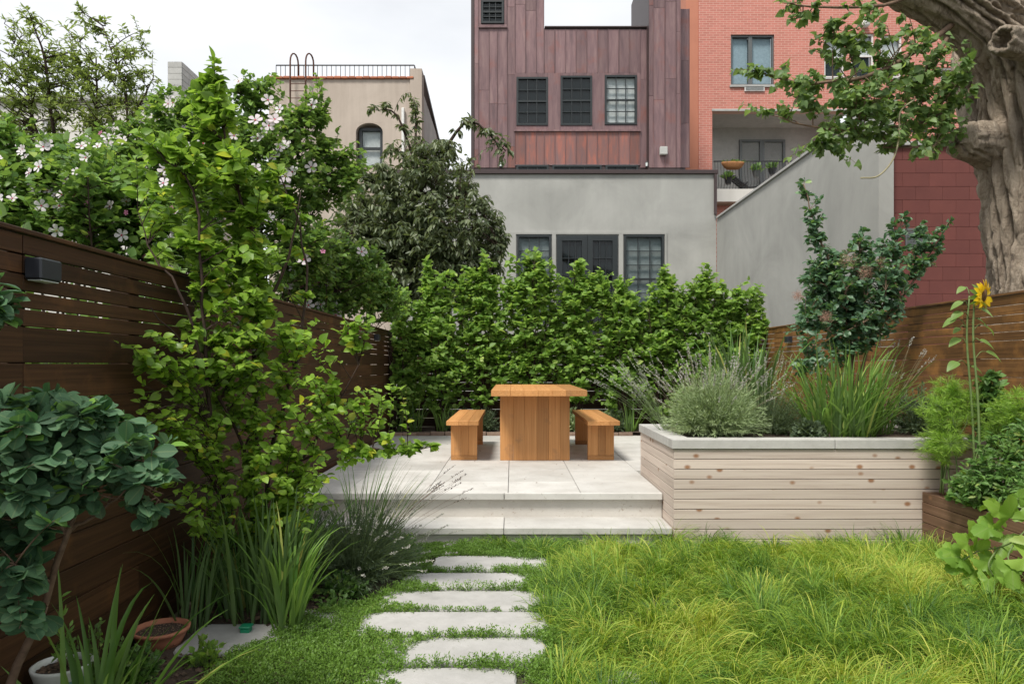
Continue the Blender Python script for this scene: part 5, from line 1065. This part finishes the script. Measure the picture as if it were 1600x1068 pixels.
n_ = 2600; cc = np.array([pt(1325, 405, 5.75), pt(1375, 412, 5.8), pt(1352, 425, 5.7), pt(1247, 462, 5.8), pt(1290, 495, 5.6)]); k = rng.integers(0, 5, n_); sc3 = np.array([.09, .06, .07, .05, .06])[k][:, None]
O = cc[k]+nrm(rng.normal(size=(n_, 3)))*rng.random((n_, 1))**.6*sc3; obj('smoke_plumes', inst_mesh('plumes', T_ne, O, rng.normal(size=(n_, 3)), rng.normal(size=(n_, 3)), .018, M['smokepuff'], b_), th, b_, kind='stuff')
# vegetable box plants: dill, sunflowers, tomato, basil, squash
zv = .34
def feathery(label, base, env, n, per=26):
    return plant('dill_plant', label, 'herb', base, upr2(base, env, 7), env, 40, n, per, (.03, .06), T_nt, M['l_dill'], 'twigg', lift=.12, t0=.1, up=.2, side=.7, fwd=.8, r_prim=.0025, r_tw=.001, trunkname='stalks', shell=.5)
def upr2(base, env, n):
    out = []
    for i in range(n):
        tp = env_sample(env, 1, .8)[0]; b = np.array(base)+rng.normal(size=3)*np.array([.04, .04, 0]); out.append((.006, [b, b*.5+tp*.5+np.array([(b[0]-tp[0])*.2, 0, .05]), tp]))
    return out
feathery('bright feathery dill at the left end of the vegetable box', tuple(P(1478, 770, 4.8)), [(1485, 640, 4.8, 50, 40, .15, 1.3), (1470, 690, 4.75, 42, 40, .12), (1500, 620, 4.8, 35, 22, .12), (1480, 600, 4.8, 30, 16, .1, .6)], 620)
feathery('bright feathery dill behind the tomato plant at the right edge', (3.55, 4.55, zv), [(1590, 640, 4.5, 45, 35, .15), (1570, 660, 4.6, 35, 40, .15)], 380)
def sunflower(label, base, mids, top, leaves, head):
    th = thing('sunflower', label, 'sunflower', base); mb = MB(); pts = smooth_poly([base]+mids+[top], 5); mb.tube(pts, [.009-.004*i/len(pts) for i in range(len(pts))], 8); mb.build('stalk', M['twigg'], th, base, True)
    T = leaf_tmpl(7, ovate, .12, .35, .30); flat = np.array([i for f in T[1] for i in f]); me = np_mesh('leaf', T[0], [len(f) for f in T[1]], flat, M['l_sun'], None, T[2])
    for (sx_, sy_, lx, ly, L) in leaves:
        Y = top[1]; s = P(sx_, sy_, Y); l = P(lx, ly, Y-random.uniform(-.05, .08)); m_ = MB(); md = (s+l)/2+Vector((0, 0, .02)); m_.tube(smooth_poly([s, md, l], 4), .0028, 5); m_.build('petiole', M['twigg'], th, s, True)
        dx = Vector(((1 if lx > sx_ else -1)*.9, random.uniform(-.5, .2), -.35)).normalized(); nn = Vector((0, -.55, 1)); B = nn.cross(dx).normalized(); nn = dx.cross(B)
        obj('leaf', me, th, M=Matrix(((dx.x*L, B.x*L, nn.x*L, l.x), (dx.y*L, B.y*L, nn.y*L, l.y), (dx.z*L, B.z*L, nn.z*L, l.z), (0, 0, 0, 1))))
    if head:
        hc = P(*head); d = Vector((.62, -.75, -.12)).normalized(); Q = d.to_track_quat('Z', 'Y').to_matrix().to_4x4(); T = leaf_tmpl(4, lance, .1, .25, .26); flat = np.array([i for f in T[1] for i in f]); me = np_mesh('petal', T[0], [len(f) for f in T[1]], flat, M['petal_y'], None, T[2])
        m_ = MB(); lathe(m_, (0, 0, 0), [(.0, -.02), (.03, -.016), (.045, 0), (.04, .012), (0, .016)], 16); o = obj('seed_head', mesh('seed_head', m_.v, m_.f, M['seed'], True), th, M=Matrix.Translation(hc) @ Q)
        for ring in (0, 1):
            for k in range(17):
                a = 2*math.pi*(k+.5*ring)/17; tilt = (.35, -.05)[ring]+random.uniform(-.3, .3)
                obj('petal', me, th, M=Matrix.Translation(hc) @ Q @ Matrix.Rotation(a, 4, 'Z') @ Matrix.Translation((.034, 0, .004)) @ Matrix.Rotation(-tilt, 4, 'Y') @ Matrix.Rotation(random.uniform(-.4, .4), 4, 'X') @ Matrix.Scale(.072*random.uniform(.8, 1.15), 4))
        T = leaf_tmpl(4, ovate, .1, .3, .25); flat = np.array([i for f in T[1] for i in f]); me = np_mesh('sepal', T[0], [len(f) for f in T[1]], flat, M['l_sun'], None, T[2])
        for k in range(9): obj('sepal', me, th, M=Matrix.Translation(hc-d*.012) @ Q @ Matrix.Rotation(k*.7, 4, 'Z') @ Matrix.Translation((.02, 0, -.01)) @ Matrix.Rotation(.3, 4, 'Y') @ Matrix.Scale(.07, 4))
Ys = 4.6
b1 = P(1532, 790, Ys); b1.z = zv; b2 = P(1526, 760, Ys+.1); b2.z = zv
sunflower('sunflower stalk without open bloom, left of the pair above the tomato plant', tuple(b2), [P(1519, 640, Ys+.1), P(1511, 530, Ys+.1)], P(1515, 462, Ys+.1),
          [(1511, 570, 1497, 565, .11), (1511, 538, 1500, 528, .10), (1510, 512, 1495, 497, .10), (1513, 480, 1505, 471, .09), (1514, 497, 1504, 487, .10), (1515, 460, 1508, 448, .08), (1510, 512, 1500, 512, .07), (1513, 575, 1517, 572, .09)], None)
sunflower('sunflower with one drooping yellow bloom, right of the pair', tuple(b1), [P(1529, 640, Ys), P(1521, 530, Ys)], P(1523, 465, Ys),
          [(1524, 560, 1540, 549, .12), (1520, 535, 1530, 531, .11), (1522, 515, 1537, 508, .11), (1519, 505, 1527, 498, .10), (1521, 480, 1527, 481, .11), (1523, 470, 1530, 470, .08)], (1536, 461, Ys-.05))
def leafy(label, base, env, n, leaf, mat, T=T_ovs, name='tomato_plant', per=7, **kw):
    return plant(name, label, 'vegetable', base, upr2(base, env, 6), env, 26, n, per, leaf, T, mat, 'twigg', lift=.1, t0=.15, up=.8, tiltcam=.5, r_prim=.003, r_tw=.0015, trunkname='stalks', ok=lambda q: (q[:, 0] < XR-.03), **kw)
leafy('bushy green tomato plant filling the right end of the vegetable box', (3.45, 4.35, zv), [(1585, 720, 4.3, 55, 60, .2), (1550, 750, 4.3, 50, 40, .2), (1600, 680, 4.4, 40, 30, .2), (1600, 770, 4.1, 40, 30, .15)], 420, (.035, .06), M['l_veg'], T_la)
leafy('small-leaved basil plant at the corner of the brown box beside the dill', (3.25, 4.62, zv), [(1510, 765, 4.55, 25, 30, .12), (1530, 775, 4.4, 35, 22, .12)], 140, (.03, .05), M['l_veg'], name='basil_plant')
leafy('tall slim green herb between the sunflowers and the right fence', (3.5, 4.8, zv), [(1545, 630, 4.75, 22, 60, .1), (1552, 600, 4.75, 12, 25, .06), (1545, 690, 4.7, 25, 30, .1)], 110, (.04, .065), M['l_veg'], name='herb_plant')
# squash vine over the box edge
def lobed(n=5):
    V = [(0, 0, 0)]; UV = [(0, 0)]; K = 30
    for k in range(K+1):
        a = -2.5+5.0*k/K; r = .50+.50*abs(math.cos(a*1.26))**1.6+(.07 if k % 2 else 0); V.append((.25+r*math.cos(a)*.75, r*math.sin(a)*.72, -.10*r+.06*math.sin(a*5))); UV.append((V[-1][0], V[-1][1]))
    V[0] = (.18, 0, .03); return np.array(V), [(0, k, k+1) for k in range(1, K+1)], np.array(UV)
T_lb = lobed(); flat = np.array([i for f_ in T_lb[1] for i in f_]); lbm = np_mesh('squash_leaf', T_lb[0], [3]*len(T_lb[1]), flat, M['l_squash'], None, T_lb[2])
sq = thing('squash_vine', 'yellow-green squash vine with lobed leaves tumbling over the brown box edge', 'vine', (2.95, 3.9, .4))
vine = [[P(1640, 790, 3.7), P(1590, 840, 3.75), P(1560, 855, 3.85), P(1530, 860, 3.9), P(1500, 878, 3.9)], [P(1640, 780, 3.7), P(1600, 800, 3.8), P(1570, 795, 3.9), P(1545, 800, 3.9)], [P(1590, 840, 3.75), P(1575, 870, 3.75), P(1590, 885, 3.7)], [P(1560, 855, 3.85), P(1545, 880, 3.8), P(1552, 900, 3.8)]]
for v_ in vine: m_ = MB(); m_.tube(smooth_poly(v_, 5), .0045, 6); m_.build('vine_stem', M['twigg'], sq, v_[0], True)
for (px, py, Y, L, ang) in ((1578, 812, 3.8, .15, 1.8), (1548, 822, 3.82, .12, 3.5), (1515, 850, 3.88, .12, 2.6), (1538, 872, 3.85, .13, 5.2), (1490, 862, 3.9, .11, 3.3), (1592, 868, 3.7, .14, 5.6), (1565, 800, 3.85, .13, 2.6), (1590, 795, 3.8, .12, .3), (1555, 815, 3.85, .10, 3.3), (1545, 795, 3.9, .07, 1.5), (1530, 840, 3.9, .13, 2.2), (1560, 850, 3.85, .13, .4), (1505, 870, 3.9, .15, 3.0), (1525, 885, 3.9, .13, 4.2), (1500, 880, 3.9, .10, 3.6), (1550, 868, 3.85, .12, 5.0), (1600, 855, 3.7, .12, .6), (1580, 880, 3.7, .13, 4.6), (1575, 900, 3.7, .10, 5.3), (1545, 900, 3.8, .09, 4.4), (1600, 815, 3.75, .11, .9), (1528, 862, 3.9, .09, 1.2), (1590, 780, 3.8, .07, 1.2)):
    p = P(px, py, Y); p.x = min(p.x, 2.99) if p.z < .40 else p.x
    L *= 1.02; d = Vector((math.cos(ang), -.35, math.sin(ang)*.8)).normalized(); nn = Vector((random.uniform(-.3, .3), -1, .75)).normalized(); B = nn.cross(d).normalized(); nn = d.cross(B)
    obj('leaf', lbm, sq, M=Matrix(((d.x*L, B.x*L, nn.x*L, p.x), (d.y*L, B.y*L, nn.y*L, p.y), (d.z*L, B.z*L, nn.z*L, p.z), (0, 0, 0, 1))))
#==LAWN==
def fescue():
    x0, x1, y0, y1 = -.15, 3.0, 2.2, 5.0
    nt_ = 1500; tx = x0+(x1-x0)*rng.random(nt_); ty = y0+(y1-y0)*rng.random(nt_)
    kept = []
    for i in range(nt_):                                        # tufts keep their distance, so each reads as a mound
        if all((tx[i]-tx[j])**2+(ty[i]-ty[j])**2 > .085**2 for j in kept): kept.append(i)
    tx, ty = tx[kept], ty[kept]
    edge = .14+.16*lat2(ty*3+2, ty*0+1, 5)-.45*np.clip((ty-4.66)/.2, 0, 1); keep = tx > edge; tx, ty = tx[keep], ty[keep]; nt_ = len(tx)
    ts = (.5+.7*rng.random(nt_)**1.3)*(1-.38*np.clip((ty-4.55)/.3, 0, 1)*(rng.random(nt_) < .8)); tr_ = rng.random(nt_); per = 185; n = nt_*per; k = np.repeat(np.arange(nt_), per)
    az = rng.random(n)*6.283; rr = .05*np.sqrt(rng.random(n)); loose = rng.random(n) < .18; rr = np.where(loose, .12*np.sqrt(rng.random(n)), rr)
    bx_, by_ = tx[k]+rr*np.cos(az), ty[k]+rr*np.sin(az)
    flow = 2*math.pi*2.2*lat2(tx*1.1+3, ty*1.1+8, 12)[k]+rng.normal(size=nt_)[k]*.5
    L = (.11+.17*rng.random(n))*ts[k]; az2 = az+rng.normal(size=n)*.4; comb = .9
    dx = np.cos(az2)+np.cos(flow)*comb; dy = np.sin(az2)+np.sin(flow)*comb; q = np.sqrt(dx*dx+dy*dy)+1e-6; dx /= q; dy /= q
    lean = .05+.7*rng.random(n); bend = 1.1+2.0*rng.random(n); seg = 5; W = .0010+.0019*rng.random(n)**1.6
    p = np.stack([bx_, by_, np.full(n, .0)], 1); V = np.zeros((n, seg*2+1, 3)); side_ = np.stack([-dy, dx, 0*dx], 1)+rng.normal(size=(n, 3))*.4
    zmin = .006+.05*rng.random(n)
    for i in range(seg+1):
        t = i/seg; a = lean+bend*t**1.6
        if i < seg: w_ = (W*(1-t*.55))[:, None]; V[:, 2*i] = p+side_*w_; V[:, 2*i+1] = p-side_*w_
        else: V[:, 2*i] = p
        d = np.stack([dx*np.sin(a), dy*np.sin(a), np.cos(a)], 1); p = p+d*(L/seg)[:, None]; p[:, 2] = np.maximum(p[:, 2], zmin*t)
    base = []; sizes = []
    for i in range(seg-1): base += [2*i, 2*i+1, 2*i+3, 2*i+2]; sizes.append(4)
    base += [2*seg-2, 2*seg-1, 2*seg]; sizes.append(3)
    idx = (np.array(base)[None]+(np.arange(n)*(seg*2+1))[:, None]).ravel()
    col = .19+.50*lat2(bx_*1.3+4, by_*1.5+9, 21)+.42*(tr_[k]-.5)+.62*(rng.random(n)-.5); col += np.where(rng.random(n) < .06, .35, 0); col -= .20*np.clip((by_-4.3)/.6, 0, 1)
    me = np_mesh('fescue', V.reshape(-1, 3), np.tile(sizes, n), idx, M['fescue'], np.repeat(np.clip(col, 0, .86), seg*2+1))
    tag(obj('lawn_grass', me), 'long fine yellow-green fescue flopping over in soft tufts', 'grass', kind='stuff')
fescue()
def thyme():
    n = 15000; x = -1.45+2.0*rng.random(n); y = 2.3+2.72*rng.random(n)
    vis = [(-.24, 4.53, .36, .17), (.17, 4.52, .10, .10), (-.26, 4.16, .38, .16), (-.22, 3.82, .46, .16), (-.27, 3.48, .52, .17), (-.18, 3.14, .35, .15), (-.24, 2.80, .30, .15), (-1.36, 3.28, .18, .12), (-.62, 3.50, .14, .05), (-.98, 3.55, .06, .05), (-.62, 3.84, .06, .04), (.45, 2.75, .12, .12), (-.42, 4.56, .10, .05)]
    inside = np.zeros(n, bool)
    for cx, cy, rx, ry in vis:
        nn = .25+.75*lat2(x*7+cx*7, y*10+3, 33)+.45*lat2(x*21, y*25+3, 34); inside |= (abs((x-cx)/rx)**3+abs((y-cy)/ry)**3) < nn
    edgeR = .16+.25*lat2(y*2.5, y*0+2, 8); edgeL = -1.38+.35*lat2(y*2.0+5, y*0+4, 9)+np.clip((y-3.5)*.7, 0, .46)
    keep = ~inside & (x < edgeR+.15) & (x > edgeL); x, y = x[keep], y[keep]; n = len(x)
    per = 26; k = np.repeat(np.arange(n), per); az = rng.random(n*per)*6.28; ln = rng.random(n*per); hgt = .030+.055*lat2(x*4, y*4, 44)[k]*rng.random(n*per)
    O = np.stack([x[k]+np.cos(az)*.028*ln, y[k]+np.sin(az)*.028*ln, hgt*(1.1-.6*ln)], 1)
    A = np.stack([np.cos(az)*.8, np.sin(az)*.8, .3+.8*rng.random(n*per)], 1)+rng.normal(size=(n*per, 3))*.35
    me = inst_mesh('thyme', leaf_tmpl(2, lambda t: 1, .1, .1, .20), O, A, rng.normal(size=O.shape)*.5+np.array([0, 0, 1.]), .009+.009*rng.random(len(O)), M['thyme'], (0, 0, 0), np.clip(.9*lat2(x[k]*3, y[k]*3, 61)*.6+.4*rng.random(len(O)), 0, .99), uv=False)
    tag(obj('thyme_groundcover', me), 'low bright green creeping thyme spreading between the stepping stones', 'groundcover', kind='stuff')
thyme()
dl = thing('dry_leaf_litter', 'few small dry brown leaves and crumbs scattered over the pale patio paving', 'leaf litter', (0, 6.5, PZ)); dl['kind'] = 'stuff'
n_ = 90; O = np.stack([-1.6+2.7*rng.random(n_), 5.45+4.2*rng.random(n_)**.8, np.full(n_, PZ+.004)], 1)
obj('leaf_crumbs', inst_mesh('leaf_crumbs', T_sm, O, rng.normal(size=(n_, 3))*np.array([1, 1, .1]), rng.normal(size=(n_, 3))*.15+np.array([0, 0, 1]), .008+.02*rng.random(n_)**2, M['chip'], (0, 6.5, PZ)), dl, (0, 6.5, PZ), kind='stuff')
